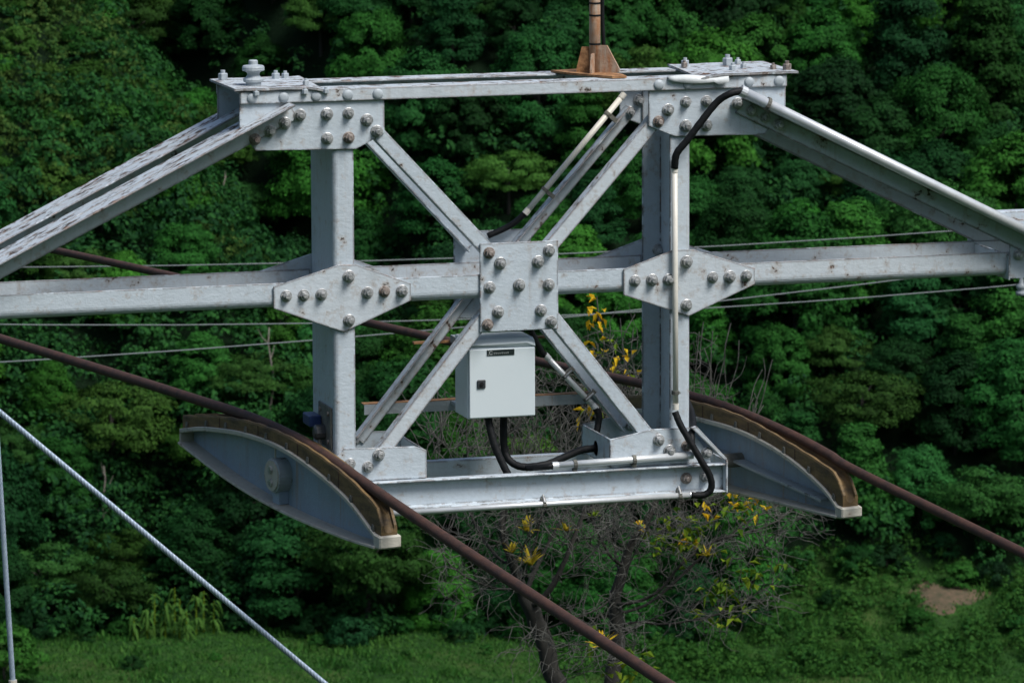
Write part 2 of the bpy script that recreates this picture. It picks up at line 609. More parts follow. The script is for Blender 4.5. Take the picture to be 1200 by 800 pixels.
for key, poly in (('TL', TL), ('TR', TR), ('ML', ML), ('MR', MR), ('CP', CP), ('BL', BL), ('BR', BR)):
    pl = MB().plate(poly, -.012, 0).build('gusset_plate', STEEL2 if key in ('ML', 'MR') else STEEL, truss, bevel=.003)
    for x, z in bolts[key]:
        add_bolt(pl, x, -.012, z)
    pr = MB().plate(poly, D, D + .012).build('gusset_plate', STEEL, truss, bevel=.003)
    for x, z in bolts[key]:
        if key not in ('ML', 'MR', 'CP') or abs(abs(x) - 1.0) < .01:
            add_bolt(pr, x, D - (.016 if key in ('ML', 'MR') else 0.0), z, BOLT_ME)

# rivets along the top chord
tc_parent = [o for o in truss.children if o.name.startswith('top_chord')][0]
for x in (-1.551, -1.37, -1.184, -1.001, -.827):
    add_bolt(tc_parent, x, -.030, 1.124, RIV_ME, 'rivet')
for x in (1.551, 1.37, 1.184, 1.001, .827):
    add_bolt(tc_parent, x, -.030, 1.124, RIV_ME, 'rivet')

# long end diagonals: double angles, one on each side of every gusset
def end_diag(sgn, dz, rear_dz):
    for rear in (False, True):
        zz = dz + (rear_dz if rear else 0)
        a = (-3.35 * 1, .285 + .491 * (-3.35 + 2.985) + zz)
        b = (-1.335, .285 + .491 * (-1.335 + 2.985) + zz)
        if sgn > 0:
            a, b = (-b[0], b[1]), (-a[0], a[1])
        outer = [(0, -.155), (0, -.014), (-.106, -.014), (-.106, -.026), (-.012, -.026), (-.012, -.155)]
        inner = [(0, .175), (0, .002), (-.106, .002), (-.106, .014), (-.012, .014), (-.012, .175)]
        fo = mbar('end_diagonal', a, b, outer, STEEL2, rear)
        mbar('end_diagonal', a, b, inner, STEEL2, rear)
        if not rear:
            for k in range(4):
                if sgn < 0:
                    x = -1.537 + .0865 * k
                    z = .893 + .0425 * k
                else:
                    x = 1.30 + .084 * k
                    z = 1.002 - .0425 * k
                add_bolt(fo, x, -.026, z)


end_diag(-1, 0, 0)
end_diag(1, -.052, -.05)

# inner diagonals: single angles, heel on the left edge
def inner_diag(p0, p1, heel):
    w, t = .078, .011
    if heel < 0:
        prof = [(-w / 2, .003), (w / 2, .003), (w / 2, .003 + t), (-w / 2 + t, .003 + t), (-w / 2 + t, .085), (-w / 2, .085)]
    else:
        prof = [(w / 2, .003), (-w / 2, .003), (-w / 2, .003 + t), (w / 2 - t, .003 + t), (w / 2 - t, .085), (w / 2, .085)]
    for rear in (False, True):
        mbar('diagonal_brace', p0, p1, prof, STEEL2 if heel > 0 else STEEL, rear, bevel=.003)


inner_diag((-.845, .928), (-.135, .165), -1)
inner_diag((.135, .150), (.835, .928), 1)
inner_diag((-.815, -.935), (-.135, -.100), 1)
inner_diag((.135, -.100), (.800, -.935), -1)

# box ends between the front and rear bottom gussets
ep = MB().box(.541, .553, .002, D - .002, -1.078, -.913).build('end_plate', STEEL, truss, bevel=.003)
MB().box(-.562, -.552, .002, D - .002, -1.078, -.918).build('end_plate', STEEL, truss, bevel=.003)
# grommet where the hose goes in
MB().lathe([(.045, 0), (.045, .02), (.03, .022)], 14, (.541, .27, -1.01), 'x').build('grommet', RUBBER, ep)
# end plate and rim at the right end of the bottom beam
MB().box(1.229, 1.241, -.054, D + .054, -1.253, -1.062).build('end_plate', STEEL, truss, bevel=.003)
rim = MB()
rim.plate([(1.022, -.866), (1.052, -.856), (1.2405, -1.058), (1.222, -1.061)], -.052, -.014)
rim.build('end_rim', STEEL2, truss, bevel=.002)
bb = [o for o in truss.children if o.name.startswith('bottom_beam')][0]
add_bolt(bb, 1.005, .004, -1.165)
add_bolt(bb, 1.12, .004, -1.160)
add_bolt(bb, 1.125, -.013, -1.020)

# cover plates on the top corners, inner front corner bent down
def cover(x0, x1, sgn):
    n = 10
    ptsf, ptsr = [], []
    for k in range(n + 1):
        t = k / n
        x = x0 + (x1 - x0) * t
        tin = t if sgn < 0 else 1 - t
        droop = -.022 * max(0, (tin - .72) / .28) ** 2
        jig = random.uniform(-.008, .008)
        ptsf.append((x, -.045 + jig, 1.164 + droop + random.uniform(0, .004)))
        ptsr.append((x, D + .045 + jig, 1.164 + random.uniform(0, .004)))
    mb = MB()
    vs_ = ptsf + ptsr + [(x, y, z + .013) for x, y, z in ptsf + ptsr]
    m_ = n + 1
    fs = []
    for k in range(n):
        fs += [(k, k + 1, m_ + k + 1, m_ + k), (2 * m_ + k, 2 * m_ + k + 1, 3 * m_ + k + 1, 3 * m_ + k),
               (k, k + 1, 2 * m_ + k + 1, 2 * m_ + k), (m_ + k, m_ + k + 1, 3 * m_ + k + 1, 3 * m_ + k)]
    fs += [(0, m_, 3 * m_, 2 * m_), (n, m_ + n, 3 * m_ + n, 2 * m_ + n)]
    mb.add(vs_, fs)
    return mb.build('cover_plate', STEEL2, truss)


cl = cover(-1.655, -1.13, -1)
cr = cover(1.075, 1.665, 1)
nutmb = MB().lathe([(.024, 0), (.026, .002), (.026, .036), (.022, .040)], 6).lathe([(.013, .040), (.013, .056)], 8)
NUT = nutmb.mesh('bolt', RIVET)
NUTR = NUT.copy()
NUTR.materials[0] = BOLTRUST
for x, y, s in ((-1.60, .48, 1.05), (-1.30, .45, .9), (-1.24, .47, .8), (-1.22, .06, .7)):
    o = bpy.data.objects.new('bolt', NUT)
    put(o, cl, (x, y, 1.176))
    o.scale = (s, s, s)
for x, y, s in ((1.14, .45, .9), (1.12, .40, .7), (1.32, .12, .8), (1.39, .42, 1.15), (1.47, .47, .7), (1.42, .22, .7), (1.56, .10, .7), (1.62, .03, 1.0)):
    o = bpy.data.objects.new('bolt', NUTR if x > 1.5 or x < 1.13 else NUT)
    put(o, cr, (x, y, 1.176))
    o.scale = (s, s, s)
for x in (-1.53, -1.25, -1.13):      # nuts under the cover plate lip
    o = bpy.data.objects.new('bolt', NUT)
    put(o, cl, (x, -.042, 1.140))
    o.scale = (.7, .7, .6)
# curled flake of old paint on the top chord near the right cover
fl = MB()
for k in range(13):
    x = .88 + k * .030
    t = k / 12
    d = .012 + .026 * math.sin(t * PI) ** .6 + (.02 if k > 9 else 0)
    fl.v += [(x, -.01, 1.1665 + .010 * math.sin(t * 5)), (x, -.045, 1.170 + .008 * math.sin(t * 7)), (x, -.052 - .01 * t, 1.166 - d)]
for k in range(12):
    for j in range(2):
        a = k * 3 + j
        fl.f.append((a, a + 1, a + 4, a + 3))
flo = fl.build('paint_flake', FLAKE, truss, smooth=True)
sm = flo.modifiers.new('thickness', 'SOLIDIFY')
sm.thickness = .003

# outer joints where the end diagonals meet the middle chord, and the legs beyond the frame
JL = [(-3.75, .20), (-3.0, .31), (-3.0, -.10), (-3.75, -.10)]
JR = [(2.985, .145), (2.985, -.085), (3.75, -.085), (3.75, .13), (3.2, .20)]
for poly in (JL, JR):
    pl = MB().plate(poly, -.013, -.0005).build('gusset_plate', STEEL, truss, bevel=.003)
    MB().plate(poly, D + .0005, D + .013).build('gusset_plate', STEEL, truss, bevel=.003)
    s = 1 if poly is JR else -1
    for k in range(4):
        add_bolt(pl, s * (3.20 + .13 * k), -.013, .01)
    if s > 0:
        add_bolt(pl, 3.04, -.013 - .002, .058)
MB().box(2.976, 2.984, -.03, D + .03, -.088, .06).build('end_plate', STEEL, truss)
MB().box(3.10, 4.6, D + .02, D + .12, .175, .235).build('handrail_beam', STEEL, truss, bevel=.003)
MB().box(2.935, 2.972, D - .01, D - .002, -.05, .16).build('stiffener', STEEL, truss)
for s in (-1, 1):
    x = s * 4.45
    gz = float(ground_h((Vector((x, .27)) - CAM.xy).dot(FU), (Vector((x, .27)) - CAM.xy).dot(RV)))
    lg = MB()
    lg.prism([(x - .3, -.05, gz - .3), (x + .3, -.05, gz - .3), (x + .3, .59, gz - .3), (x - .3, .59, gz - .3)],
             [(x - .17, .15, -.09), (x + .17, .15, -.09), (x + .17, .39, -.09), (x - .17, .39, -.09)])
    lg.build('support_leg', STEEL, truss, bevel=.01)

# cabinet rails behind the lower diagonals
rl = [(-.03, D - .555 - .05), (.03, D - .555 - .05), (.03, D - .555), (.024, D - .555), (.024, D - .561), (-.03, D - .561)]
MB().member((-.77, -.765), (.73, -.765), [(-.03, .556), (.03, .556), (.03, .61), (.024, .61), (.024, .562), (-.03, .562)]).build('cross_rail', GREY, truss)
MB().box(-.775, .735, .556, .616, -.7345, -.7305).build('rail_top', RUST, truss)
MB().box(-.47, .44, .556, .596, -.396, -.384).build('cross_rail', RUST, truss)

# small spool insulator standing on the left cover plate
ins = MB()
ins.lathe([(.03, 1.178), (.044, 1.180), (.044, 1.196), (.056, 1.200), (.058, 1.216), (.042, 1.226), (.034, 1.238), (.036, 1.250), (.046, 1.258),
           (.062, 1.262), (.064, 1.270), (.061, 1.274), (.064, 1.278), (.058, 1.290), (.026, 1.296), (.026, 1.318), (.020, 1.322)], 20, (-1.505, .13, 0))
o = ins.build('spool_post', RIVET, None, smooth=False, bevel=.002)
tag(o, 'small white spool-shaped steel post on the left top corner of the truss', 'bollard')

# ------------------------------------------------------------------ rusty pole on the top chord
pole = thing('rusty_pole', 'rust stained pole on a triangular base plate bolted to the top chord', 'pole', (.538, .27, 1.164))
bp = MB().prism([(.33, .46, 1.166), (.38, .30, 1.166), (.56, .0, 1.166), (.645, .0, 1.166), (.655, .12, 1.166), (.55, .50, 1.166)],
                [(.33, .46, 1.178), (.38, .30, 1.178), (.56, .0, 1.178), (.645, .0, 1.178), (.655, .12, 1.178), (.55, .50, 1.178)])
bp.build('base_plate', RUST, pole)
MB().sweep([(.538, .27, 1.177), (.538, .27, 1.5), (.538, .27, 3.2)], .032, 14).build('mast', RUSTPALE, pole, smooth=True)
for a, L, h in ((-.62, .15, .155), (1.35, .13, .13), (2.75, .105, .145), (-2.1, .10, .11)):
    c, s = math.cos(a), math.sin(a)
    px, py = -s * .006, c * .006
    poly = [(.03, 1.178), (L, 1.178), (L, 1.20), (.075, 1.178 + h), (.03, 1.178 + h)]
    MB().prism([(.538 + c * r - px, .27 + s * r - py, z) for r, z in poly],
               [(.538 + c * r + px, .27 + s * r + py, z) for r, z in poly]).build('gusset_fin', RUST if a > 2 else RUSTPALE, pole)
for z in (1.255 + .08, 1.50, 1.57):
    MB().lathe([(.0345, z), (.0345, z + .010)], 14, (.538, .27, 0)).build('strap', RUBBER, pole)
pc = MB().sweep(spline([(.585, .27, 3.2), (.586, .27, 2.2), (.583, .27, 1.55), (.590, .27, 1.36), (.60, .30, 1.2), (.60, .36, 1.182)]), .012, 8).build('pole_cable', RUBBER, None, smooth=True)
tag(pc, 'black cable running down the right side of the rusty pole', 'cable')

# ------------------------------------------------------------------ control cabinet
cab = thing('control_cabinet', 'white steel control cabinet with dark badge hanging below the centre plate', 'cabinet', (-.089, .2, -.768))
x0, x1, yf, yb, z0, z1 = -.287, .113, .052, .332, -.766, -.312
body = MB()
body.prism([(x0, y, z) for y, z in ((yf + .012, z0), (yf + .012, z1 - .05), (yf + .05, z1), (yb, z1), (yb, z0))],
           [(x1, y, z) for y, z in ((yf + .012, z0), (yf + .012, z1 - .05), (yf + .05, z1), (yb, z1), (yb, z0))])
body.build('body', CABINET, cab, bevel=.006, segs=2)
hood = MB().prism([(x0 - .001, yf - .006, z1 - .030), (x1 - .05, yf - .006, z1 - .022), (x1 + .001, yf - .006, z1 - .048), (x1 + .001, yf + .012, z1 - .048), (x0 - .001, yf + .012, z1 - .030)],
                  [(x0 - .001, yf + .02, z1 - .002), (x1 - .05, yf + .02, z1 + .006), (x1 + .001, yf + .02, z1 - .012), (x1 + .001, yf + .06, z1 + .001), (x0 - .001, yf + .06, z1 + .001)])
hood.build('hood', CABINET, cab, bevel=.003)
door = MB().box(x0 + .007, x1 - .003, yf - .006, yf + .010, z0 + .006, z1 - .052).build('door', CABINET, cab, bevel=.005, segs=2)
lk = MB().box(-.236, -.186, yf - .016, yf - .007, -.588, -.538).build('lock', LOCK, cab, bevel=.004)
MB().lathe([(.012, .0), (.012, .006)], 10, (-.211, yf - .016, -.563), 'y').build('keyhole', RUBBER, lk)
bd = MB().box(-.176, -.014, yf - .010, yf - .0065, -.402, -.369).build('badge', BADGE, cab)
mk = MB()
cx, cz = -.1535, -.3855
for k in range(12):
    a0, a1 = 2 * PI * k / 12, 2 * PI * (k + 1) / 12
    if k in (0, 11):
        continue
    mk.prism([(cx + r * math.cos(a), yf - .0115, cz + r * math.sin(a)) for r, a in ((.008, a0), (.0115, a0), (.0115, a1), (.008, a1))],
             [(cx + r * math.cos(a), yf - .0101, cz + r * math.sin(a)) for r, a in ((.008, a0), (.0115, a0), (.0115, a1), (.008, a1))])
for zz in (-.399, -.3735):
    mk.box(-.171, -.166, yf - .0115, yf - .0101, zz, zz + .004)
mk.build('badge_emblem', BADGEMARK, bd)
tx = MB()
xx = -.136
for w, h in ((.008, .011), (.009, .011), (.008, .009), (.010, .009), (.009, .011), (.008, .009), (.009, .009), (.006, .012)):
    tx.box(xx, xx + .0016, yf - .0112, yf - .0101, -.3935, -.3935 + h)
    tx.box(xx, xx + w * .75, yf - .0112, yf - .0101, -.3935, -.3922)
    tx.box(xx + w * .6, xx + w * .75, yf - .0112, yf - .0101, -.3935, -.3935 + h * .8)
    xx += w + .003
tx.build('badge_lettering', BADGEMARK, bd)
for x in (x0 + .05, x1 - .05):
    MB().box(x - .015, x + .015, yb, .556, -.775 + .02, -.735).build('mounting_arm', GREY, cab)
    MB().box(x - .015, x + .015, yb, .556, -.394, -.350).build('mounting_arm', GREY, cab)

# ------------------------------------------------------------------ conduits and hoses
def conduit(label, p0, p1, r, mat, clamps=(), clamp_dir=(0, 1, -.3), cap=True, cl_len=.05):
    t = thing('conduit', label, 'conduit', p0)
    p0, p1 = Vector(p0), Vector(p1)
    d = (p1 - p0).normalized()
    MB().sweep([p0, p0.lerp(p1, .5), p1], r, 14).build('pipe', mat, t, smooth=True)
    if cap:
        for q, s in ((p0, 1), (p1, -1)):
            MB().sweep([q, q + d * .035 * s], r * 1.14, 14).build('end_sleeve', mat, t, smooth=False)
    cd = Vector(clamp_dir).normalized()
    for f in clamps:
        c = p0.lerp(p1, f)
        cm = MB()
        cm.sweep([c - d * .010, c + d * .010], r * 1.3, 12)
        s = d.cross(cd).normalized()
        a = c + cd * (r + cl_len / 2)
        vs_ = []
        for i in (-1, 1):
            for j in (-1, 1):
                for k in (-1, 1):
                    vs_.append(a + d * .012 * i + s * .016 * j + cd * (cl_len / 2) * k)
        cm.add(vs_, [(0, 1, 3, 2), (4, 6, 7, 5), (0, 4, 5, 1), (2, 3, 7, 6), (0, 2, 6, 4), (1, 5, 7, 3)])
        cm.build('clamp', DIRTY, t)
        MB().sweep([c + s * .022 - cd * .01, c + s * .022 + cd * .05], .007, 6).build('clamp_screw', BOLT, t)
    return t


conduit('galvanised conduit lying on the top flange of the bottom beam, right half', (.187, -.035, -1.045), (1.029, -.048, -1.022), .021, GALV, (.16, .58), (0, .2, -1), cl_len=.02)
conduit('long bright conduit under the front edge of the bottom beam', (-.86, -.072, -1.263), (1.037, -.072, -1.250), .017, GALV, (.52, .95), (0, .6, .5), cl_len=.03)
conduit('slim vertical conduit on the front flange of the right post', (.920, -.040, .655), (.927, -.040, -.754), .0165, CREAMPIPE, (.93,), (0, 1, 0), cl_len=.012)
conduit('galvanised conduit along the top edge of the right end diagonal', (1.277, -.150, 1.090), (3.32, -.150, .072), .030, GALV, (.08,), (.2, .3, -1), cl_len=.02)
conduit('cream conduit clamped to the upper right inner brace, behind', (.170, .455, .350), (.775, .455, 1.030), .017, CREAMPIPE, (.20, .83), (.7, .0, -.6), cl_len=.05)
conduit('short conduit clamped to the lower right inner brace, behind', (.290, .455, -.478), (.602, .455, -.812), .017, GALV, (.38, .8), (.7, 0, .6), cl_len=.05)


def hose(label, pts, r=.022):
    pts = spline(pts, 7)
    rs = [r * (1 + .035 * math.sin(i * 2.1)) for i in range(len(pts))]
    o = MB().sweep(pts, rs, 12).build('flexible_hose', RUBBER, None, smooth=True)
    return tag(o, label, 'hose', None)


hose('black hose looping from the cabinet underside to the box end on the right', [(-.035, .2, -.765), (-.036, .2, -.894), (-.026, .2, -.994), (.006, .17, -1.050), (.071, .13, -1.072), (.196, .12, -1.062), (.323, .2, -1.042), (.45, .26, -1.015), (.545, .27, -1.01)])
hose('short black hose dropping behind the bottom beam flange, left below the cabinet', [(-.150, .12, -.765), (-.141, .1, -.848), (-.116, .08, -.945), (-.077, .06, -1.043), (-.040, .05, -1.12)])
hose('short black hose joining the bottom beam conduit to the looping hose', [(.20, -.034, -1.045), (.165, -.03, -1.048), (.12, .0, -1.055), (.06, .06, -1.066)], .018)
hose('black hose bending from the right top gusset down to the vertical conduit', [(1.285, -.155, 1.088), (1.214, -.155, 1.073), (1.146, -.12, 1.023), (1.05, -.1, .902), (.98, -.08, .804), (.925, -.06, .73), (.918, -.042, .645)], .021)
hose('black hose hanging across the right bottom gusset to the lowest conduit', [(.923, -.04, -.765), (.948, -.06, -.837), (.998, -.08, -.931), (1.064, -.1, -1.051), (1.116, -.1, -1.143), (1.125, -.095, -1.215), (1.085, -.085, -1.252), (1.01, -.073, -1.251)], .020)
hose('short black hose coming round the back of the right post foot', [(1.10, .30, -.76), (1.105, .22, -.815), (1.078, .1, -.862), (1.035, .0, -.892), (1.018, -.06, -.957)], .021)
hose('black hose leaving the back of the centre plate towards the cream conduit', [(-.04, .50, .225), (.05, .49, .262), (.115, .475, .300), (.175, .458, .356)], .018)
hose('black hose end dangling from the short lower conduit', [(.595, .455, -.805), (.618, .455, -.85), (.612, .455, -.90), (.60, .44, -.95), (.60, .42, -1.03)], .020)
hose('black hose behind the top of the cabinet right edge', [(.11, .30, -.30), (.16, .36, -.27), (.20, .42, -.34), (.27, .45, -.46), (.296, .455, -.485)], .018)

# limit switch on the left post
ls = thing('limit_switch', 'blue limit switch box on a grimy bracket at the left post foot', 'switch', (-1.10, .28, -.80))
MB().box(-1.0975, -1.086, .05, .34, -.90, -.66).build('bracket', DIRTY, ls, bevel=.004)
MB().box(-1.17, -1.098, .26, .42, -.80, -.735).build('switch_box', BLUEBOX, ls, bevel=.006)
MB().lathe([(.03, -1.16), (.045, -1.15), (.045, -1.098)], 12, (0, .20, -.82), 'x').build('switch_head', LOCK, ls)
MB().sweep([(-1.13, .20, -.83), (-1.13, .17, -.90)], .012, 8).build('switch_arm', DIRTY, ls)
for y, z in ((.10, -.70), (.29, -.70), (.10, -.86)):
    MB().lathe([(.014, -1.106), (.014, -1.097)], 6, (0, y, z), 'x').build('screw', BOLTRUST, ls)

# ------------------------------------------------------------------ cable saddles
A12 = math.radians(12)
DV = Vector((math.sin(A12), -math.cos(A12), 0))
NV = Vector((math.cos(A12), math.sin(A12), 0))


def saddle(label, p0, liner, flange, bottom, pin, rib=None, cap=True, matb=SADDLE):
    p0 = Vector(p0)
    root = thing('cable_saddle', label, 'cable saddle', p0 + Vector((0, 0, -1.3)), 'track cable saddles on the crossarm')
    W = .132
    ws = lambda s, w, z: p0 + DV * s + NV * w + Vector((0, 0, z))
    s0, s1 = flange[0][0], flange[-1][0]

    def samp(prof, s):
        P = np.array(prof)
        # smooth the measured outline with a quadratic-ish interpolation
        out = spline([(a, 0, b) for a, b in prof], 8)
        return float(np.interp(s, [q.x for q in out], [q.z for q in out]))
    n = 36
    S = [s0 + (s1 - s0) * k / n for k in range(n + 1)]
    top = [samp(flange, s) for s in S]
    bot = [samp(bottom, min(max(s, bottom[0][0]), bottom[-1][0])) for s in S]
    # web
    loop = [(s, z - .012) for s, z in zip(S, top)] + [(s, z + .008) for s, z in reversed(list(zip(S, bot)))]
    MB().prism([ws(s, .090, z) for s, z in loop], [ws(s, .104, z) for s, z in loop]).build('web', matb, root)

    def strip(name, prof, t, w0, w1, mat, bevel=0):
        m = MB()
        for s, z in prof:
            m.v += [tuple(ws(s, w0, z)), tuple(ws(s, w1, z)), tuple(ws(s, w1, z - t)), tuple(ws(s, w0, z - t))]
        for k in range(len(prof) - 1):
            for j in range(4):
                a, b = k * 4 + j, k * 4 + (j + 1) % 4
                m.f.append((a, b, b + 4, a + 4))
        e = (len(prof) - 1) * 4
        m.f += [(0, 1, 2, 3), (e, e + 1, e + 2, e + 3)]
        return m.build(name, mat, root, bevel=bevel)
    strip('top_flange', list(zip(S, top)), .027, 0, W, CREAM, .004)
    strip('bottom_flange', [(s, z + .016) for s, z in zip(S, bot)], .016, -.012, W, CREAM, .003)
    # closed ends
    for s, a, b, th in ((s0, top[0], bot[0], .014), (s1, top[-1], bot[-1], .055)):
        e = MB()
        sa = s - .002 if s < 0 else s + .001
        sb = s + .012 if s < 0 else s + th
        ring = [(sa - (.03 if s > 0 else 0), a + (.012 if s > 0 else 0)), (sb, a + (.004 if s > 0 else .0)), (sb, b + .005), (sa - (.03 if s > 0 else 0), b - .004)]
        e.prism([ws(q, -.002, z) for q, z in ring], [ws(q, W + .002, z) for q, z in ring])
        e.build('end_cap', CREAM, root, bevel=.008)
    # liner: grooved segment on top
    l0, l1 = liner[0][0], liner[-1][0]
    SL = [l0 + (l1 - l0) * k / 48 for k in range(49)]
    lm = MB()
    prof_n = 0
    for k, s in enumerate(SL):
        zt = samp(liner, s)
        zb = samp(flange, min(max(s, s0), s1)) - .004
        if s > s1:
            zb = samp(flange, s1) - .004 - (s - s1) * .3
        e = .006 * math.sin(k * 1.7)
        ring = [(.016, zb), (.016, zt - .012), (.020, zt + e * .3), (.036, zt + e * .4)]
        for j in range(7):
            a = PI - PI * j / 6
            ring.append((.066 + .030 * math.cos(a), zt - .022 - .030 * math.sin(a) + .008))
        ring += [(.096, zt), (.112, zt), (.116, zt - .012), (.116, zb)]
        prof_n = len(ring)
        lm.v += [tuple(ws(s, w, z)) for w, z in ring]
    for k in range(len(SL) - 1):
        for j in range(prof_n):
            a, b = k * prof_n + j, k * prof_n + (j + 1) % prof_n
            lm.f.append((a, b, b + prof_n, a + prof_n))
    e = (len(SL) - 1) * prof_n
    lm.f += [tuple(range(prof_n)), tuple(e + j for j in range(prof_n))]
    ln = lm.build('liner', LINER, root)
    # joints between the liner blocks
    for k in range(1, 5):
        s = l0 + (l1 - l0) * k / 5
        zt, zf = samp(liner, s), samp(flange, min(max(s, s0), s1))
        MB().prism([ws(s - .003, .0135, zf), ws(s + .003, .0135, zf), ws(s + .003, .018, zf), ws(s - .003, .018, zf)],
                   [ws(s - .003, .0135, zt - .01), ws(s + .003, .0135, zt - .01), ws(s + .003, .018, zt - .01), ws(s - .003, .018, zt - .01)]).build('liner_joint', ROPE, ln)
    # pegs holding the liner
    for k in range(10):
        s = l0 + .07 + (l1 - l0 - .16) * k / 9
        zf = samp(flange, min(max(s, s0), s1))
        m = MB()
        sl = (samp(flange, min(s + .02, s1)) - samp(flange, max(s - .02, s0))) / .04
        m.prism([ws(s - .012, .004, zf + .002), ws(s + .012, .004, zf + .002 + sl * .024), ws(s + .012, .016, zf + .002 + sl * .024), ws(s - .012, .016, zf + .002)],
                [ws(s - .010, .008, zf + .036), ws(s + .010, .008, zf + .036 + sl * .02), ws(s + .010, .016, zf + .036 + sl * .02), ws(s - .010, .016, zf + .036)])
        m.build('peg', DIRTY, ln)
    # pivot
    ps, pz = pin
    c = ws(ps, 0, pz)
    far = .30 if p0.x < 0 else -.13
    MB().sweep([c + NV * .09, c + NV * far], .042, 20).build('pivot_pin', DIRTY, root)
    if cap:
        a = c + NV * .092
        q = a - NV * .080
        MB().sweep([a, q, q - NV * .004], [.100, .100, .090], 28).build('pivot_hub', GREY, root)
        d2 = MB()
        d2.sweep([q, q - NV * .012], .088, 28)
        cp = d2.build('hub_cover', CREAM, root)
        for zz in (.035, -.04):
            b = q - NV * .012 + Vector((0, 0, zz))
            MB().sweep([b, b - NV * .012], .024, 8).build('hub_bolt', BOLT, cp)
        MB().sweep([ws(ps, .03, pz + .1), ws(ps, .03, samp(flange, ps) - .02)], .006, 6).build('grease_pipe', CREAM, root)
        MB().prism([ws(ps - .045, .03, bot[n // 2] + .02), ws(ps + .045, .03, bot[n // 2] + .02), ws(ps + .045, .0895, bot[n // 2] + .02), ws(ps - .045, .0895, bot[n // 2] + .02)],
                   [ws(ps - .045, .03, pz - .07), ws(ps + .045, .03, pz - .07), ws(ps + .045, .0895, pz - .07), ws(ps - .045, .0895, pz - .07)]).build('hub_stiffener', matb, root)
    if rib:
        (sa, za), (sb, zb) = rib
        MB().prism([ws(sa, .012, za), ws(sa, .0895, za), ws(sa, .0895, za - .014), ws(sa, .012, za - .014)],
                   [ws(sb, .012, zb), ws(sb, .0895, zb), ws(sb, .0895, zb - .014), ws(sb, .012, zb - .014)]).build('stiffener_rib', GREY, root)
    return root


saddle('blue grey cable saddle with round pivot cover, in front of the left post', (-1.3, .35, 0),
       [(-1.43, -.945), (-.956, -.880), (-.368, -.844), (.198, -.874), (.745, -.966), (1.10, -1.070), (1.17, -1.115), (1.205, -1.185)],
       [(-1.446, -1.028), (-1.079, -.964), (-.486, -.917), (.085, -.941), (.743, -1.073), (1.167, -1.246)],
       [(-1.449, -1.121), (-.729, -1.241), (-.037, -1.307), (.738, -1.327), (1.166, -1.318)], (-.175, -1.115))
saddle('dark cable saddle with ribbed web beyond the right end of the bottom beam', (1.385, .3, 0),
       [(-1.42, -.960), (-1.0, -.888), (-.495, -.852), (.051, -.860), (.628, -.941), (1.06, -1.022), (1.15, -1.072), (1.205, -1.150)],
       [(-1.46, -1.035), (-.95, -.965), (-.345, -.933), (.149, -.942), (.629, -1.015), (1.004, -1.130), (1.171, -1.222)],
       [(-1.46, -1.130), (-.75, -1.275), (-.153, -1.323), (.345, -1.310), (.913, -1.293), (1.19, -1.283)], (-.05, -1.14),
       rib=((-.6, -1.085), (.968, -1.210)), cap=False)

# ------------------------------------------------------------------ ropes
def rope(label, pts, r=.030, back=120, front=24, bslope=None):
    P = [Vector(p) for p in pts]
    # extend the spans beyond the frame
    d0 = (P[0] - P[1]).normalized()
    d1 = (P[-1] - P[-2]).normalized()
    ext0 = [P[0] + d0 * L + Vector((0, 0, .00022 * L * L * 0)) for L in (back, back * .5, 6)]
    ext1 = [P[-1] + d1 * L for L in (5, front)]
    mid = spline(P, 6)
    o = MB().sweep(ext0 + mid + ext1, r, 14).build('track_rope', ROPE, None, smooth=True)
    return tag(o, label, 'cable', 'brown track ropes')


rope('rusty brown track rope over the left saddle, nearest the camera',
     [(-2.143, 4.677, -.880), (-1.745, 2.803, -.856), (-1.612, 2.179, -.850), (-1.502, 1.66, -.846), (-1.395, 1.156, -.842), (-1.324, .825, -.846), (-1.256, .504, -.862), (-1.189, .188, -.893), (-1.124, -.119, -.936), (-1.059, -.425, -.985), (-.995, -.723, -1.034), (-.934, -1.011, -1.079), (-.822, -1.537, -1.158), (-.68, -2.206, -1.255), (-.34, -3.804, -1.486)], .0305)
rope('rusty brown track rope passing behind the truss and over the right saddle',
     [(-.654, 10.42, -1.097), (-.215, 8.352, -1.035), (.463, 5.162, -.966), (.638, 4.34, -.945), (.944, 2.898, -.906), (1.14, 1.979, -.876), (1.233, 1.542, -.862), (1.361, .936, -.852), (1.478, .39, -.868), (1.598, -.178, -.917), (1.68, -.564, -.970), (1.747, -.879, -1.023), (2.095, -2.515, -1.203)], .0285)


def strand(label, p0, p1, r, name='wire_strand', lay=.15, extra=None):
    p0, p1 = Vector(p0), Vector(p1)
    d = p1 - p0
    L = d.length
    d.normalize()
    a = d.cross(Vector((0, 1, 0))).normalized()
    b = d.cross(a)
    steps = int(L / (lay / 12))
    nl = 6
    n = nl * 4
    k = np.arange(n) * 2 * PI / n
    rad = r * (.80 + .20 * np.abs(np.cos(k * nl / 2)) ** .7)
    i = np.arange(steps + 1)[:, None]
    ang = k[None] + i * (2 * PI / 12)
    c = np.array(p0)[None, None] + np.array(d)[None, None] * (i * L / steps)[..., None]
    V = c + np.array(a) * (np.cos(ang) * rad)[..., None] + np.array(b) * (np.sin(ang) * rad)[..., None]
    m = MB()
    m.v = V.reshape(-1, 3).tolist()
    m.f = [(q * n + j, q * n + (j + 1) % n, (q + 1) * n + (j + 1) % n, (q + 1) * n + j) for q in range(steps) for j in range(n)]
    t = thing(name, label, 'cable', tuple(p0))
    m.build('strand', STRAND, t, smooth=True)
    return t


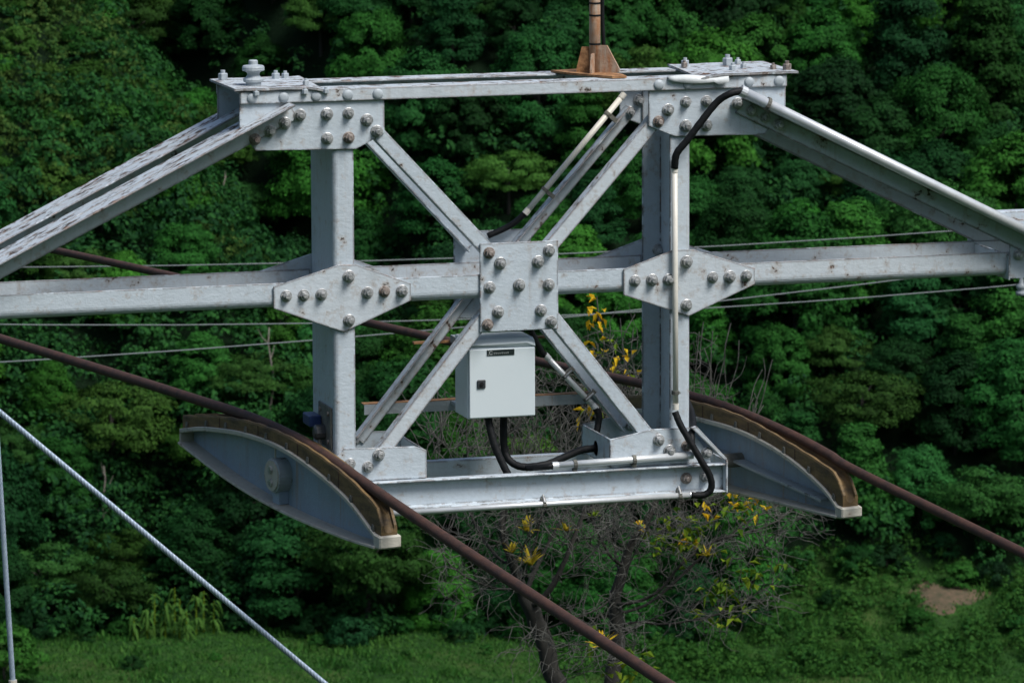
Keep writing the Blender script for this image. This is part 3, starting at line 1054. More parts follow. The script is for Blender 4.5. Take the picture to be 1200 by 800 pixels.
gdir = Vector((-1.094 + 2.95, 0, -2.296 + .627)).normalized()
gtop = Vector((-2.95, .27, -.627)) - gdir * .75
gbot = Vector((-1.094, .27, -2.296)) + gdir * 6.8
g1 = strand('pale blue twisted steel strand running diagonally down at the lower left', gtop, gbot, .0175)
MB().sweep([gtop - gdir * .1, gtop + gdir * .12], .03, 12).build('socket', GALV, g1)
MB().sweep([gtop - gdir * .1, Vector((gtop.x - .1, .27, .0))], .014, 8).build('eye_rod', GALV, g1)
MB().box(gbot.x - .4, gbot.x + .4, -.2, .75, gbot.z - .8, gbot.z + .15).build('anchor_block', CONCRETE, g1, bevel=.02)
g2 = strand('short steep steel strand at the far left edge of the picture', (-3.004, .27, -.02), (-2.906, .27, -2.175), .0165)
MB().sweep([(-2.906, .27, -2.160), (-2.903, .27, -2.27)], .024, 12).build('ferrule', CREAM, g2)
MB().sweep([(-2.903, .27, -2.25), (-2.78, .27, -6.9)], .012, 8).build('tie_rod', GALV, g2)
MB().sweep([(-3.005, -.02, -.045), (-3.005, D + .02, -.045)], .012, 8).build('hanger_pin', GALV, g2)
# small white spool insulator under the right joint
t = thing('spool_insulator', 'small white spool insulator hanging under the right end joint', 'insulator', (3.06, 0, -.09))
MB().lathe([(.012, -.19), (.03, -.185), (.034, -.165), (.018, -.155), (.030, -.145), (.034, -.125), (.015, -.112), (.012, -.084)], 12, (3.065, -.005, 0)).build('spool', RIVET, t, smooth=True)

# thin overhead wires in the middle distance
def wire(label, pts, r):
    x = np.array([p[0] for p in pts])
    z = np.array([p[1] for p in pts])
    q = np.polyfit(x - 17, z, 2)
    xs = np.linspace(-55, 95, 60)
    P = [(xx, 60.0, float(np.polyval(q, xx - 17))) for xx in xs]
    o = MB().sweep(P, r, 6).build('overhead_wire', WIRE, None, smooth=True)
    tag(o, label, 'wire', 'thin grey wires behind the truss')


wire('thin grey wire behind the truss, highest of the three', [(7.0, -8.016), (8.368, -8.042), (16.0, -8.234), (18.8, -8.225), (20.65, -8.189), (25.95, -8.085), (28.1, -8.026)], .0115)
wire('thin grey wire behind the truss, middle one at the left edge', [(7.9, -9.033), (9.87, -9.167), (16.0, -9.347), (18.16, -9.38), (19.7, -9.308), (21.24, -9.296), (26.97, -9.161), (28.1, -9.114)], .0115)
wire('thin grey wire behind the truss, lowest of the three at the left edge', [(6.98, -9.716), (7.88, -9.713), (12.49, -9.636), (15.14, -9.556), (18.16, -9.396), (19.71, -9.276), (21.4, -9.177), (24.4, -8.958), (28.1, -8.698)], .0125)

# ------------------------------------------------------------------ forest
def leaf_quads(c, nrm, size, rng, aspect=.62):
    """diamond leaf clumps: centres (N,3), normals (N,3), sizes (N,)"""
    n = len(c)
    nrm = nrm / (np.linalg.norm(nrm, axis=1, keepdims=True) + 1e-9)
    r = rng.normal(size=(n, 3))
    t = np.cross(nrm, r)
    t /= np.linalg.norm(t, axis=1, keepdims=True) + 1e-9
    b = np.cross(nrm, t)
    s = size[:, None]
    return np.stack([c - t * s, c - b * s * aspect, c + t * s, c + b * s * aspect], 1)


def sphere_pts(n, rng):
    v = rng.normal(size=(n, 3))
    return v / np.linalg.norm(v, axis=1, keepdims=True)


def crown(rng, R, H, lobes, per, leaf, kind='round'):
    """crown of radius R, height H, centred on its base: leaf clumps on many small lobes"""
    out = []
    lc = []
    for i in range(lobes):
        d = sphere_pts(1, rng)[0]
        d[2] = abs(d[2]) * 1.0 - .28
        rad = rng.uniform(.62, 1.0)
        if kind == 'flat':
            d[2] = rng.uniform(-.1, .75)
            p = np.array([d[0] * R * rad, d[1] * R * rad, H * (.20 + .78 * d[2] * (1.15 - .5 * np.hypot(d[0], d[1])))])
            lr = R * rng.uniform(.14, .26)
            sq = .55
        elif kind == 'tall':
            zz = rng.uniform(0, 1)
            w = R * (1 - .75 * zz) * rng.uniform(.5, 1)
            a = rng.uniform(0, 2 * PI)
            p = np.array([w * math.cos(a), w * math.sin(a), H * (.1 + .85 * zz)])
            lr = R * rng.uniform(.20, .34)
            sq = .9
        else:
            zz = rng.uniform(-.05, 1) ** 1.0
            w = R * math.sqrt(max(.02, 1 - max(0, zz) ** 2.4)) * rng.uniform(.70, 1.0) * (1 + .18 * math.sin(3 * math.atan2(d[1], d[0]) + R))
            a = rng.uniform(0, 2 * PI)
            p = np.array([w * math.cos(a), w * math.sin(a), H * (.06 + .86 * zz)])
            lr = R * rng.uniform(.15, .30)
            sq = .9
        m = max(12, int(per * (lr / (R * .3)) ** 2))
        v = sphere_pts(m, rng)
        v[:, 2] = np.where(v[:, 2] < -.25, -v[:, 2] * .8, v[:, 2])
        v /= np.linalg.norm(v, axis=1, keepdims=True)
        # uneven lobe surface
        k1, k2, k3 = rng.uniform(2, 5, 3)
        ph = rng.uniform(0, 6, 3)
        bumpy = 1 + .16 * np.sin(v[:, 0] * k1 * 2 + ph[0]) * np.cos(v[:, 1] * k2 * 2 + ph[1]) + .10 * np.sin(v[:, 2] * k3 * 3 + ph[2])
        rr = lr * bumpy * (1 - rng.random(m) ** 2.5 * .38)
        c = p + v * rr[:, None] * np.array([1, 1, sq])
        cd = (p - np.array([0, 0, H * .3])) / np.array([R, R, H])
        nn = v * .75 + cd * .8 + rng.normal(size=(m, 3)) * .34 + np.array([0, 0, .22])
        out.append(leaf_quads(c, nn, leaf * rng.uniform(.6, 1.35, m), rng))
        # a few stray sprigs outside the lobe
        ms = m // 14
        v2 = sphere_pts(ms, rng)
        v2[:, 2] = np.abs(v2[:, 2])
        out.append(leaf_quads(p + v2 * lr * rng.uniform(1.0, 1.28, (ms, 1)) * np.array([1, 1, sq]), v2 + rng.normal(size=(ms, 3)) * .8, leaf * rng.uniform(.5, 1, ms), rng))
    return np.concatenate(out)


def trunk_mb(rng, h, r, R):
    m = MB()
    lean = rng.uniform(-.06, .06, 2)
    pts = [(lean[0] * z * z / h + .12 * math.sin(z * .9), lean[1] * z * z / h, z) for z in np.linspace(-1.2, h, 6)]
    m.sweep(pts, [r * (1.25 - .8 * i / 5) for i in range(6)], 7)
    for k in range(4):
        a = rng.uniform(0, 2 * PI)
        z = h * rng.uniform(.5, .85)
        e = R * .6
        m.sweep([(0, 0, z), (math.cos(a) * e * .5, math.sin(a) * e * .5, z + e * .5), (math.cos(a) * e, math.sin(a) * e, z + e * .8)], [r * .5, r * .32, r * .12], 5)
    return m


SPEC = []      # (crown mesh, trunk mesh, radius, height, kind)
rg = np.random.default_rng(3)
for i in range(5):
    q = crown(rg, 3.7, 7.6, 105, 360, .118 + .008 * i)
    SPEC.append((q, 5.0, .22, 4.0, 'round'))
for i in range(3):
    q = crown(rg, 4.5, 5.6, 95, 330, .115 + .012 * i, 'flat')
    SPEC.append((q, 6.0, .20, 4.6, 'flat'))
for i in range(2):
    q = crown(rg, 3.0, 9.0, 80, 350, .11 + .03 * i, 'tall')
    SPEC.append((q, 4.0, .18, 2.9, 'tall'))
for i in range(2):
    q = crown(rg, 2.3, 2.8, 44, 150, .13)
    SPEC.append((q, 1.4, .10, 2.3, 'bush'))
KIND = {'round': [], 'flat': [], 'tall': [], 'bush': []}
for i, (q, th, tr, R, kind) in enumerate(SPEC):
    q = q + np.array([0, 0, th * (.30 if kind == 'flat' else .06)])
    cm = quads_mesh('crown', q, LEAF)
    tm = trunk_mb(rg, th * .75, tr, R * .55).mesh('trunk', BARK, True)
    KIND[kind].append((cm, tm))

LAB = {'round': ('broadleaf_tree', 'TONE rounded forest tree', 'rounded trees of the hillside forest'),
       'flat': ('spreading_tree', 'TONE flat-topped layered forest tree', 'flat topped trees of the hillside forest'),
       'tall': ('tall_tree', 'TONE tall narrow forest tree', 'tall narrow trees of the hillside forest'),
       'bush': ('hillside_bush', 'TONE low rounded bush', 'bushes of the hillside')}


def zone(u, v, z):
    """where the tree shows against the truss, in words"""
    d = Vector(to_world(u, v, z)) - CAM
    px, py = 600 + 6000 * d.dot(right) / d.dot(fwd), 400 + 6000 * d.dot(down) / d.dot(fwd)
    if py < 85:
        return 'above the left end diagonal' if px < 250 else ('above the top chord, left of the rusty pole' if px < 690 else ('above the top chord, right of the pole' if px < 920 else 'in the upper right corner'))
    if py < 325:
        return ('on the open spur above the left end diagonal' if px < 300 - py * .0 and py < 300 - .6 * px else
                'under the left end diagonal' if px < 365 else 'seen in the upper left bay of the truss' if px < 600 else
                'seen in the upper right bay of the truss' if px < 760 else 'under the right end diagonal' if py > 100 + .5 * (px - 870) else 'above the right end diagonal')
    if py < 480:
        return ('between the middle chord and the near rope, left' if px < 365 else 'seen in the lower left bay of the truss' if px < 600 else
                'seen in the lower right bay of the truss' if px < 815 else 'right of the right post, below the middle chord')
    if py < 650:
        return ('left of the left saddle' if px < 215 else 'below the left saddle' if px < 470 else 'behind the leafless trees' if px < 870 else
                'above the right rope' if py < 490 + .5 * (px - 870) else 'below the right saddle and rope')
    return ('at the meadow edge, left of the pale strand' if px < 300 else 'at the meadow edge, right of the pale strand' if px < 600 else
            'behind the leafless tree trunks' if px < 830 else 'on the grassy bank at the lower right')


PAL = {'round': [(0.0137, 0.0767, 0.0148), (0.0201, 0.1046, 0.0162), (0.0101, 0.0605, 0.0156), (0.0164, 0.0884, 0.0193), (0.0292, 0.1186, 0.0162), (0.0082, 0.0512, 0.0133)],
       'flat': [(0.0274, 0.0860, 0.0148), (0.0365, 0.1023, 0.0177), (0.0193, 0.0744, 0.0148)],
       'tall': [(0.0129, 0.0744, 0.0193), (0.0209, 0.0977, 0.0162), (0.0101, 0.0605, 0.0177)],
       'bush': [(0.0237, 0.1117, 0.0133), (0.0347, 0.1208, 0.0162), (0.0164, 0.0837, 0.0133), (0.0420, 0.1139, 0.0207)]}


def plant(kind, u, v, s, col=None, sz=1.0, dz=0.0):
    cm, tm = random.choice(KIND[kind])
    nm, lab, grp = LAB[kind]
    z = float(ground_h(u, v)) + dz
    e = bpy.data.objects.new(nm, None)
    COL.objects.link(e)
    e.location = to_world(u, v, z)
    e.rotation_euler = (0, 0, random.uniform(0, 2 * PI))
    e.scale = (s, s, s * sz)
    t_ = bpy.data.objects.new('trunk', tm)
    COL.objects.link(t_)
    t_.parent = e
    c_ = bpy.data.objects.new('crown', cm)
    COL.objects.link(c_)
    c_.parent = e
    c = col or random.choice(PAL[kind])
    k = random.choice((.55, .7, .85, .95, 1.05, 1.2, 1.45)) * random.uniform(.92, 1.08)
    tone = 'olive' if kind == 'flat' else ('dark' if c[1] * k < .058 else ('light green' if c[1] * k > .105 else 'green'))
    tag(e, lab.replace('TONE', tone) + ' ' + zone(u, v, z + 3), 'bush' if kind == 'bush' else 'tree', grp)
    c_.color = (c[0] * k * random.uniform(.9, 1.12), c[1] * k, c[2] * k * random.uniform(.85, 1.15), 1)
    return e


# poisson-like spots over the hillside that the picture can see
spots = []
cand = np.stack([RNG.uniform(560, 684, 9000), RNG.uniform(-66, 66, 9000)], 1)


def on_spur(u, v):
    return (-v - 27 - (u - 628) * .55) > 3 and u > 616


def in_bank(u, v):
    u = u - 2.6 * math.sin(v * .17 + .8) - 1.4 * math.sin(v * .43)
    base = 573 - 9 * float(sstep(-3, 6, v)) + 13 * float(sstep(22, 34, v))
    return u < base


cell = {}
for u, v in cand:
    if in_bank(u, v) or (abs(v + 38) < 6.5 and u < 579):
        continue
    rmin = (5.2 if on_spur(u, v) else 5.9) * (.75 + .6 * ((math.sin(u * 12.9 + v * 78.2) * 43758.5) % 1))
    du = 1.25   # the slope is seen foreshortened
    ok = True
    ci, cj = int(u // 8), int(v // 8)
    for a in (-1, 0, 1):
        for b in (-1, 0, 1):
            for (u2, v2, r2) in cell.get((ci + a, cj + b), ()):
                if ((u - u2) / du) ** 2 + (v - v2) ** 2 < (max(rmin, r2)) ** 2 * .93:
                    ok = False
                    break
            if not ok:
                break
        if not ok:
            break
    if ok:
        cell.setdefault((ci, cj), []).append((u, v, rmin))
        spots.append((u, v, rmin))
NTREE = 0
rest = []
for u, v, r in spots:
    if NTREE >= 290:
        rest.append((u, v, r))
        continue
    if on_spur(u, v):
        plant('bush', u, v, random.uniform(1.0, 1.9), sz=random.uniform(.8, 1.2))
    else:
        w = random.random()
        s = r / 5.6 * random.choice((.95, 1.1, 1.2, 1.35, 1.6))
        if v < -12 and w < .35:
            plant('flat', u, v, s * 1.0, sz=random.uniform(.9, 1.3))
        elif w < .16:
            plant('flat', u, v, s, sz=random.uniform(.9, 1.3))
        elif w < .34:
            plant('tall', u, v, s * 1.15, sz=random.uniform(.8, 1.1))
        else:
            plant('round', u, v, s * 1.02, sz=random.uniform(.85, 1.25))
    NTREE += 1
print('trees', NTREE, 'unused spots', len(rest))

# bushes along the foot of the forest and in the meadow
for k in range(30):
    v = -62 + 124 * (k + random.random()) / 30
    base = 571 - 9 * float(sstep(-3, 6, v)) + 13 * float(sstep(22, 34, v))
    base += 2.6 * math.sin(v * .17 + .8) + 1.4 * math.sin(v * .43)
    if abs(v + 38) < 6:
        continue
    plant('bush', base + random.uniform(-3, 2), v, random.uniform(.5, 1.25), col=random.choice([(.014, .080, .016), (.022, .110, .018), (.010, .055, .016)]))
for u, v, s in ((553, -42, .55), (565, -22, .45), (558, -12, .3), (560, -3, .35), (547, -55.5, 2.0), (570, -44, .4), (557, -33, .3), (552, -19, .28), (567, 36, .7), (561, 45, .8), (575, 28, .9), (572, 51, .9), (566, 24, .6), (580, 40, .8), (556, 33, .5), (560, 56, .7), (551, 48, .6), (583, 54, 1.0)):
    plant('bush', u, v, s, col=random.choice([(.014, .075, .016), (.024, .110, .018)]))

# understorey between the trees, and the wood that goes on beyond the frame: one mass
def mass(name, label, n, sampler, rad, per, leaf, mat, keep):
    rng = np.random.default_rng(hash(name) % 1000 if False else len(name))
    base = [crown(rng, 1.0, 1.5, 26, per // 14, leaf) for _ in range(5)]
    out = []
    for _ in range(n):
        u, v = sampler(rng)
        if not keep(u, v):
            continue
        s = rng.uniform(*rad)
        a = rng.uniform(0, 2 * PI)
        q = base[rng.integers(5)] * np.array([s, s, s * rng.uniform(.8, 1.3)])
        ca, sa = math.cos(a), math.sin(a)
        q = np.stack([q[..., 0] * ca - q[..., 1] * sa, q[..., 0] * sa + q[..., 1] * ca, q[..., 2]], -1)
        out.append(q + np.array(to_world(u, v, float(ground_h(u, v)) - .1 * s)))
    me_ = quads_mesh(name, np.concatenate(out), mat)
    o = bpy.data.objects.new(name, me_)
    put(o)
    tag(o, label, 'undergrowth', None, 'stuff')
    return o


mass('undergrowth', 'dense dark undergrowth filling the gaps between the hillside trees', 1480,
     lambda r: (r.uniform(560, 690), r.uniform(-70, 70)) if r.random() < .78 else (r.uniform(590, 632), r.uniform(-64, -14)), (2.0, 4.8), 400, .072, SCRUB, lambda u, v: not in_bank(u + 1.5, v) and not (on_spur(u, v) and (u * 7.3 + v * 3.1) % 1 < .45))
mass('spur_scrub', 'dry yellowish scrub covering the open spur at the upper left', 1150,
     lambda r: (r.uniform(598, 690), r.uniform(-75, -15)), (1.4, 2.9), 230, .08, SPURSCRUB, on_spur)
mass('forest_margin', 'forest mass continuing on the slope just outside the picture', 430,
     lambda r: (r.uniform(574, 690), r.choice((-1, 1)) * r.uniform(67, 135)), (4.2, 6.6), 560, .07, SCRUB, lambda u, v: True)
mass('outer_forest', 'forest mass covering the far slope above and beside the picture', 950,
     lambda r: (r.uniform(574, 860), r.uniform(-230, 230)), (6, 10), 130, .15, SCRUB, lambda u, v: abs(v) > 132 or u > 688)
mass('bank_scrub', 'bright green low scrub covering the bank at the lower right', 620,
     lambda r: (r.uniform(546, 582), r.uniform(4, 68)), (.5, 1.8), 200, .10, BANKSCRUB, lambda u, v: in_bank(u, v) and ((u - 566) / 7) ** 2 + ((v - 49) / 4.0) ** 2 > .55 + .75 * ((u * 5.7 + v * 9.1) % 1))
# grass of the meadow and the bank
rng = np.random.default_rng(8)
nb = 60000
gu = rng.uniform(540, 604, nb)
gvv = rng.uniform(-66, 66, nb)
ok = np.array([in_bank(a - 1, b) for a, b in zip(gu, gvv)])
gu, gvv = gu[ok], gvv[ok]
gz = ground_h(gu, gvv)
gc = np.stack([CAM.x + gu * FU.x + gvv * RV.x, CAM.y + gu * FU.y + gvv * RV.y, gz + .10], -1)
cl_ = np.sin(gu * .9 + gvv * .31) + np.sin(gvv * .77 - gu * .4) + np.sin(gvv * .23 + gu * .13 + 2)
hh = rng.uniform(.08, .28, len(gc)) * (1 + 1.6 * (cl_ > 1.0) + .8 * (cl_ > 1.8))
up = np.stack([rng.normal(size=len(gc)) * .35, rng.normal(size=len(gc)) * .35, np.ones(len(gc))], -1)
side = rng.normal(size=(len(gc), 3))
side[:, 2] = 0
side /= np.linalg.norm(side, axis=1, keepdims=True)
V = np.stack([gc - side * .10, gc + side * .10, gc + up * hh[:, None] + side * .05, gc + up * hh[:, None] - side * .05], 1)
o = bpy.data.objects.new('meadow_grass', quads_mesh('meadow_grass', V, GRASS))
put(o)
tag(o, 'short green grass of the meadow below the forest', 'grass', None, 'stuff')

# bare earth scar on the right bank
sc = MB()
ring = []
cu, cv = 569, 49.0
K = 22
for k in range(K):
    a = 2 * PI * k / K
    rr = 1 + .28 * math.sin(3 * a + 1) + .15 * math.sin(7 * a)
    ring.append((cu + 3.6 * math.sin(a) * rr, cv + 4.0 * math.cos(a) * rr))
pts = [to_world(cu, cv, float(ground_h(cu, cv)) + .35)]
for f_ in (.5, 1.0):
    for u, v in ring:
        uu, vv = cu + (u - cu) * f_, cv + (v - cv) * f_
        pts.append(to_world(uu, vv, float(ground_h(uu, vv)) + (.30 if f_ < 1 else .02)))
fs = [(0, 1 + k, 1 + (k + 1) % K) for k in range(K)] + [(1 + k, 1 + K + k, 1 + K + (k + 1) % K, 1 + (k + 1) % K) for k in range(K)]
o = sc.add(pts, fs).build('earth_scar', EARTH, None, smooth=True)
o['kind'] = 'structure'

# banana clump at the meadow edge
for i, (u, v, h) in enumerate(((570, -39.5, 4.6), (569, -37.8, 5.2), (570, -36.0, 5.0), (569.5, -41.5, 3.8), (570, -34.0, 4.2), (568, -37.0, 3.6), (568.5, -43.0, 3.0), (571, -38.5, 6.2), (571, -40.8, 5.6), (571, -35.2, 5.4))):
    z = float(ground_h(u, v))
    loc = Vector(to_world(u, v, z))
    r_ = random.Random(i)
    t = thing('banana_plant', 'leafy plant with long arching leaves in the clump at the meadow edge', 'plant', tuple(loc), 'arching leaf clump at the meadow edge')
    MB().sweep([loc + Vector((0, 0, -.3)), loc + Vector((.05, 0, h * .35)), loc + Vector((.1, .05, h * .88))], [.12, .09, .05], 7).build('stem', LIME, t)
    for k in range(20):
        a = r_.uniform(0, 2 * PI)
        L = r_.uniform(1.2, 2.2)
        lift = r_.uniform(.5, 1.7)
        b0 = loc + Vector((.05, .03, h * r_.uniform(.12, .85)))
        m = MB()
        dv = Vector((math.cos(a), math.sin(a), 0))
        sv = Vector((-math.sin(a), math.cos(a), 0))
        n = 7
        for q in range(n):
            t_ = q / (n - 1)
            c = b0 + dv * L * t_ * .55 + Vector((0, 0, lift * L * .8 * (t_ - 1.5 * t_ * t_)))
            w = .17 * math.sin(PI * min(.97, .08 + t_ * .9)) ** .7
            m.v += [tuple(c - sv * w + Vector((0, 0, -.05))), tuple(c + Vector((0, 0, .04))), tuple(c + sv * w + Vector((0, 0, -.05)))]
        for q in range(n - 1):
            for j in range(2):
                e = q * 3 + j
                m.f.append((e, e + 1, e + 4, e + 3))
        m.build('leaf', BANANA, t)

# pale dead trunks standing out of the forest
for i, (u, v, h) in enumerate(((592, -48, 9.5), (588, -31.5, 7.5), (586, -30.2, 6.5), (598, -28.5, 12.5), (640, -36, 8))):
    loc = Vector(to_world(u, v, float(ground_h(u, v))))
    r_ = random.Random(40 + i)
    t = thing('dead_trunk', 'thin pale leafless trunk standing among the hillside trees', 'dead tree', tuple(loc), 'pale dead trunks on the hillside')
    pts = [loc + Vector((.25 * math.sin(q * 1.3 + i), .2 * math.cos(q), -.6 + (h + .6) * q / 7)) for q in range(8)]
    MB().sweep(pts, [.16 - .013 * q for q in range(8)], 7).build('trunk', PALEBARK, t, smooth=True)
    for k in range(5):
        b0 = pts[3 + k % 4]
        a = r_.uniform(0, 6.28)
        MB().sweep([b0, b0 + Vector((math.cos(a) * .7, math.sin(a) * .7, .7)), b0 + Vector((math.cos(a) * 1.2, math.sin(a) * 1.2, 1.7))], [.06, .045, .02], 5).build('branch', PALEBARK, t)

# ------------------------------------------------------------------ leafless tree below the truss
def bare_tree(name, label, base, trunk, attract, seed, step=.10, kill=.16, infl=.85, tip=.0032, twigs=900, twl=(.14, .5)):
    rng = np.random.default_rng(seed)
    root = thing(name, label, 'tree', tuple(base))
    nodes = [np.array(base, float)]
    par = [-1]
    for p in trunk:
        p = np.array(p, float)
        while np.linalg.norm(p - nodes[-1]) > step:
            d = p - nodes[-1]
            nodes.append(nodes[-1] + d / np.linalg.norm(d) * step + rng.normal(size=3) * step * .10)
            par.append(len(nodes) - 2)
    A = attract.copy()
    Nn = np.array(nodes)
    for it in range(170):
        if len(A) == 0:
            break
        dm = np.linalg.norm(A[:, None, :] - Nn[None], axis=2)
        near = dm.argmin(1)
        md = dm[np.arange(len(A)), near]
        act = md < infl
        if not act.any():
            break
        new, np_ = [], []
        for i in np.unique(near[act]):
            v = A[(near == i) & act] - Nn[i]
            d = (v / np.linalg.norm(v, axis=1, keepdims=True)).sum(0) + rng.normal(size=3) * .35
            L = np.linalg.norm(d)
            if L < 1e-3:
                continue
            new.append(Nn[i] + d / L * step)
            np_.append(int(i))
        if not new:
            break
        par += np_
        Nn = np.concatenate([Nn, np.array(new)])
        if len(Nn) > 5200:
            break
        A = A[md > kill]
    n = len(Nn)
    kids = [[] for _ in range(n)]
    for i, p in enumerate(par):
        if p >= 0:
            kids[p].append(i)
    rad = np.zeros(n)
    for i in range(n - 1, -1, -1):
        rad[i] = tip if not kids[i] else (sum(rad[k] ** 1.7 for k in kids[i])) ** (1 / 1.7)
    rad = np.where(rad > .018, .018 + (rad - .018) * 1.6, rad)
    big, small = MB(), MB()

    def chain(i):
        stack = [(par[i] if par[i] >= 0 else i, i)]
        while stack:
            p0, cur = stack.pop()
            pts, rs = [Nn[p0]], [min(rad[p0], rad[cur] * 1.25)]
            c = cur
            while True:
                pts.append(Nn[c])
                rs.append(rad[c])
                if not kids[c]:
                    break
                ks = sorted(kids[c], key=lambda k: -rad[k])
                for k in ks[1:]:
                    stack.append((c, k))
                c = ks[0]
            if len(pts) > 1:
                (big if rs[0] > .009 else small).sweep([tuple(p) for p in pts], [float(q) for q in rs], 7 if rs[0] > .009 else 4, cap=False)
    chain(1)
    big.build('trunk', BARK, root, smooth=True)
    small.build('branches', TWIG, root, smooth=True)['kind'] = 'stuff'
    # crooked twigs
    tw = MB()
    ids = np.where((rad < .02) & (np.arange(n) > 30))[0]
    tips = []
    for i in rng.choice(ids, twigs):
        p = Nn[i].copy()
        d = Nn[i] - Nn[par[i]]
        d = d / (np.linalg.norm(d) + 1e-6) + rng.normal(size=3) * .9 + np.array([0, 0, .25])
        d /= np.linalg.norm(d)
        L = rng.uniform(*twl)
        pts = [tuple(p)]
        for q in range(5):
            d = d + rng.normal(size=3) * .38
            d /= np.linalg.norm(d)
            p = p + d * L / 5
            pts.append(tuple(p))
        tw.sweep(pts, [.0040, .0036, .0033, .0029, .0024, .0018], 4, cap=False)
        tips.append((np.array(pts[-1]), d))
    tw.build('twigs', TWIG, root, smooth=True)['kind'] = 'stuff'
    return root, Nn, rad, tips


def cloud(rng, n, c, r):
    v = sphere_pts(n, rng) * rng.random((n, 1)) ** (1 / 2.4)
    return np.array(c) + v * np.array(r)


rng = np.random.default_rng(21)
attA = np.concatenate([cloud(rng, 420, (6.15, 20.0, -5.15), (1.15, 1.0, .80)), cloud(rng, 170, (5.75, 20.2, -4.35), (.75, .7, .55)),
                       cloud(rng, 120, (6.6, 20.1, -4.2), (.6, .6, .8)), cloud(rng, 90, (5.3, 19.8, -5.6), (.55, .6, .5)), cloud(rng, 110, (6.4, 19.7, -6.4), (.9, .5, .45))])
gA = float(ground_h((Vector((6.3, 20)) - CAM.xy).dot(FU), (Vector((6.3, 20)) - CAM.xy).dot(RV)))
treeA, nA, rA, tipsA = bare_tree('bare_tree', 'leafless grey twiggy tree with dark trunk under the bottom beam', (6.30, 20, gA - .1),
                                 [(6.28, 20, -7.3), (6.12, 20, -6.8), (6.0, 20.05, -6.35), (5.82, 20.0, -6.0)], attA, 4, twigs=1700)
attB = np.concatenate([cloud(rng, 380, (7.5, 20.6, -5.4), (1.25, .9, .70)), cloud(rng, 130, (7.55, 20.6, -4.4), (.55, .6, .85)),
                       cloud(rng, 110, (8.35, 20.4, -5.5), (.65, .6, .40)), cloud(rng, 80, (7.0, 20.8, -4.2), (.4, .5, .8)), cloud(rng, 70, (7.9, 20.5, -6.3), (.9, .6, .35))])
gB = float(ground_h((Vector((6.95, 20.6)) - CAM.xy).dot(FU), (Vector((6.95, 20.6)) - CAM.xy).dot(RV)))
treeB, nB, rB, tipsB = bare_tree('bare_tree', 'wider leafless tree with spreading dark branches to the right, lime sprigs on it', (6.85, 20.6, gB - .1),
                                 [(6.9, 20.6, -7.2), (7.0, 20.6, -6.6), (6.95, 20.6, -6.1)], attB, 9, twigs=1500)


def leaf_blade(m, c, d, L, w, droop=.2):
    d = Vector(d).normalized()
    s = d.cross(Vector((0, 0, 1)))
    if s.length < .05:
        s = Vector((1, 0, 0))
    s.normalize()
    c = Vector(c)
    up = s.cross(d)
    a = c + d * L * .45 + up * .02
    b = c + d * L - Vector((0, 0, droop * L))
    i = len(m.v)
    m.v += [tuple(c), tuple(a - s * w), tuple(b), tuple(a + s * w)]
    m.f += [(i, i + 1, i + 2), (i, i + 2, i + 3)]


def sprig(root, spots_, mat, name, n, L, w, spread, seed):
    r_ = np.random.default_rng(seed)
    m = MB()
    for c in spots_:
        for k in range(n):
            p = np.array(c) + r_.normal(size=3) * spread
            d = r_.normal(size=3) + np.array([0, 0, .3])
            leaf_blade(m, p, d, L * r_.uniform(.6, 1.2), w * r_.uniform(.7, 1.2), r_.uniform(0, .4))
    o = m.build(name, mat, root)
    o['kind'] = 'stuff'
    return o


def at(px, py, y):
    """point at depth y behind the given place in the photograph (used once, when the tree was laid out)"""
    d = right * ((px - 600) / 6000) + down * ((py - 400) / 6000) + fwd
    t = (y - CAM.y) / d.y
    return CAM + d * t


# a thin leafy shoot with yellow leaves rises behind the truss
m = MB()
sh = [at(745, 520, 20.3), at(725, 470, 20.2), at(712, 420, 20.2), at(703, 380, 20.2), at(699, 347, 20.2)]
m.sweep(spline(sh, 4), .007, 5)
for a, b in (((724, 465), (690, 430)), ((718, 440), (738, 415)), ((724, 470), (760, 420)), ((735, 500), (700, 480)), ((730, 480), (744, 440))):
    m.sweep([at(*a, 20.2), at((a[0] + b[0]) / 2 + 3, (a[1] + b[1]) / 2, 20.2), at(*b, 20.2)], [.005, .004, .003], 4)
m.build('leafy_shoot', TWIG, treeB)
sprig(treeB, [at(*p, 20.15) for p in ((698, 352), (690, 362), (702, 366), (688, 374), (697, 384), (704, 372))], YELLOW, 'yellow_leaves', 3, .105, .026, .035, 1)
sprig(treeB, [at(*p, 20.15) for p in ((716, 440), (722, 428), (732, 420), (741, 416), (690, 408), (694, 418), (745, 440), (708, 402))], YELLOW, 'yellow_leaves', 3, .10, .025, .04, 2)
sprig(treeB, [at(*p, 20.15) for p in ((704, 400), (710, 406), (728, 438), (735, 446), (700, 424), (695, 478), (684, 462))], LIME, 'lime_leaves', 3, .10, .026, .05, 3)
sprig(treeB, [at(*p, 20.1) for p in ((690, 482), (685, 478))], YELLOW, 'yellow_leaves', 2, .14, .045, .03, 4)
sprig(treeB, [at(*p, 20.2) for p in ((818, 608), (850, 600), (855, 606), (866, 594), (800, 632), (806, 640), (830, 650), (868, 668), (880, 672), (858, 700), (863, 708), (842, 692), (846, 700), (876, 690), (900, 672), (812, 626), (790, 620), (764, 634), (770, 626), (850, 716), (834, 706))], LIME, 'lime_leaves', 8, .13, .036, .09, 5)
sprig(treeB, [at(*p, 20.2) for p in ((862, 588), (876, 588), (888, 586), (800, 634), (752, 622), (828, 600), (808, 636))], YELLOW, 'yellow_leaves', 5, .10, .026, .05, 6)
sprig(treeA, [at(*p, 19.8) for p in ((745, 790), (730, 796), (735, 770), (720, 782), (700, 745), (760, 780))], LIME, 'lime_leaves', 4, .16, .045, .06, 7)
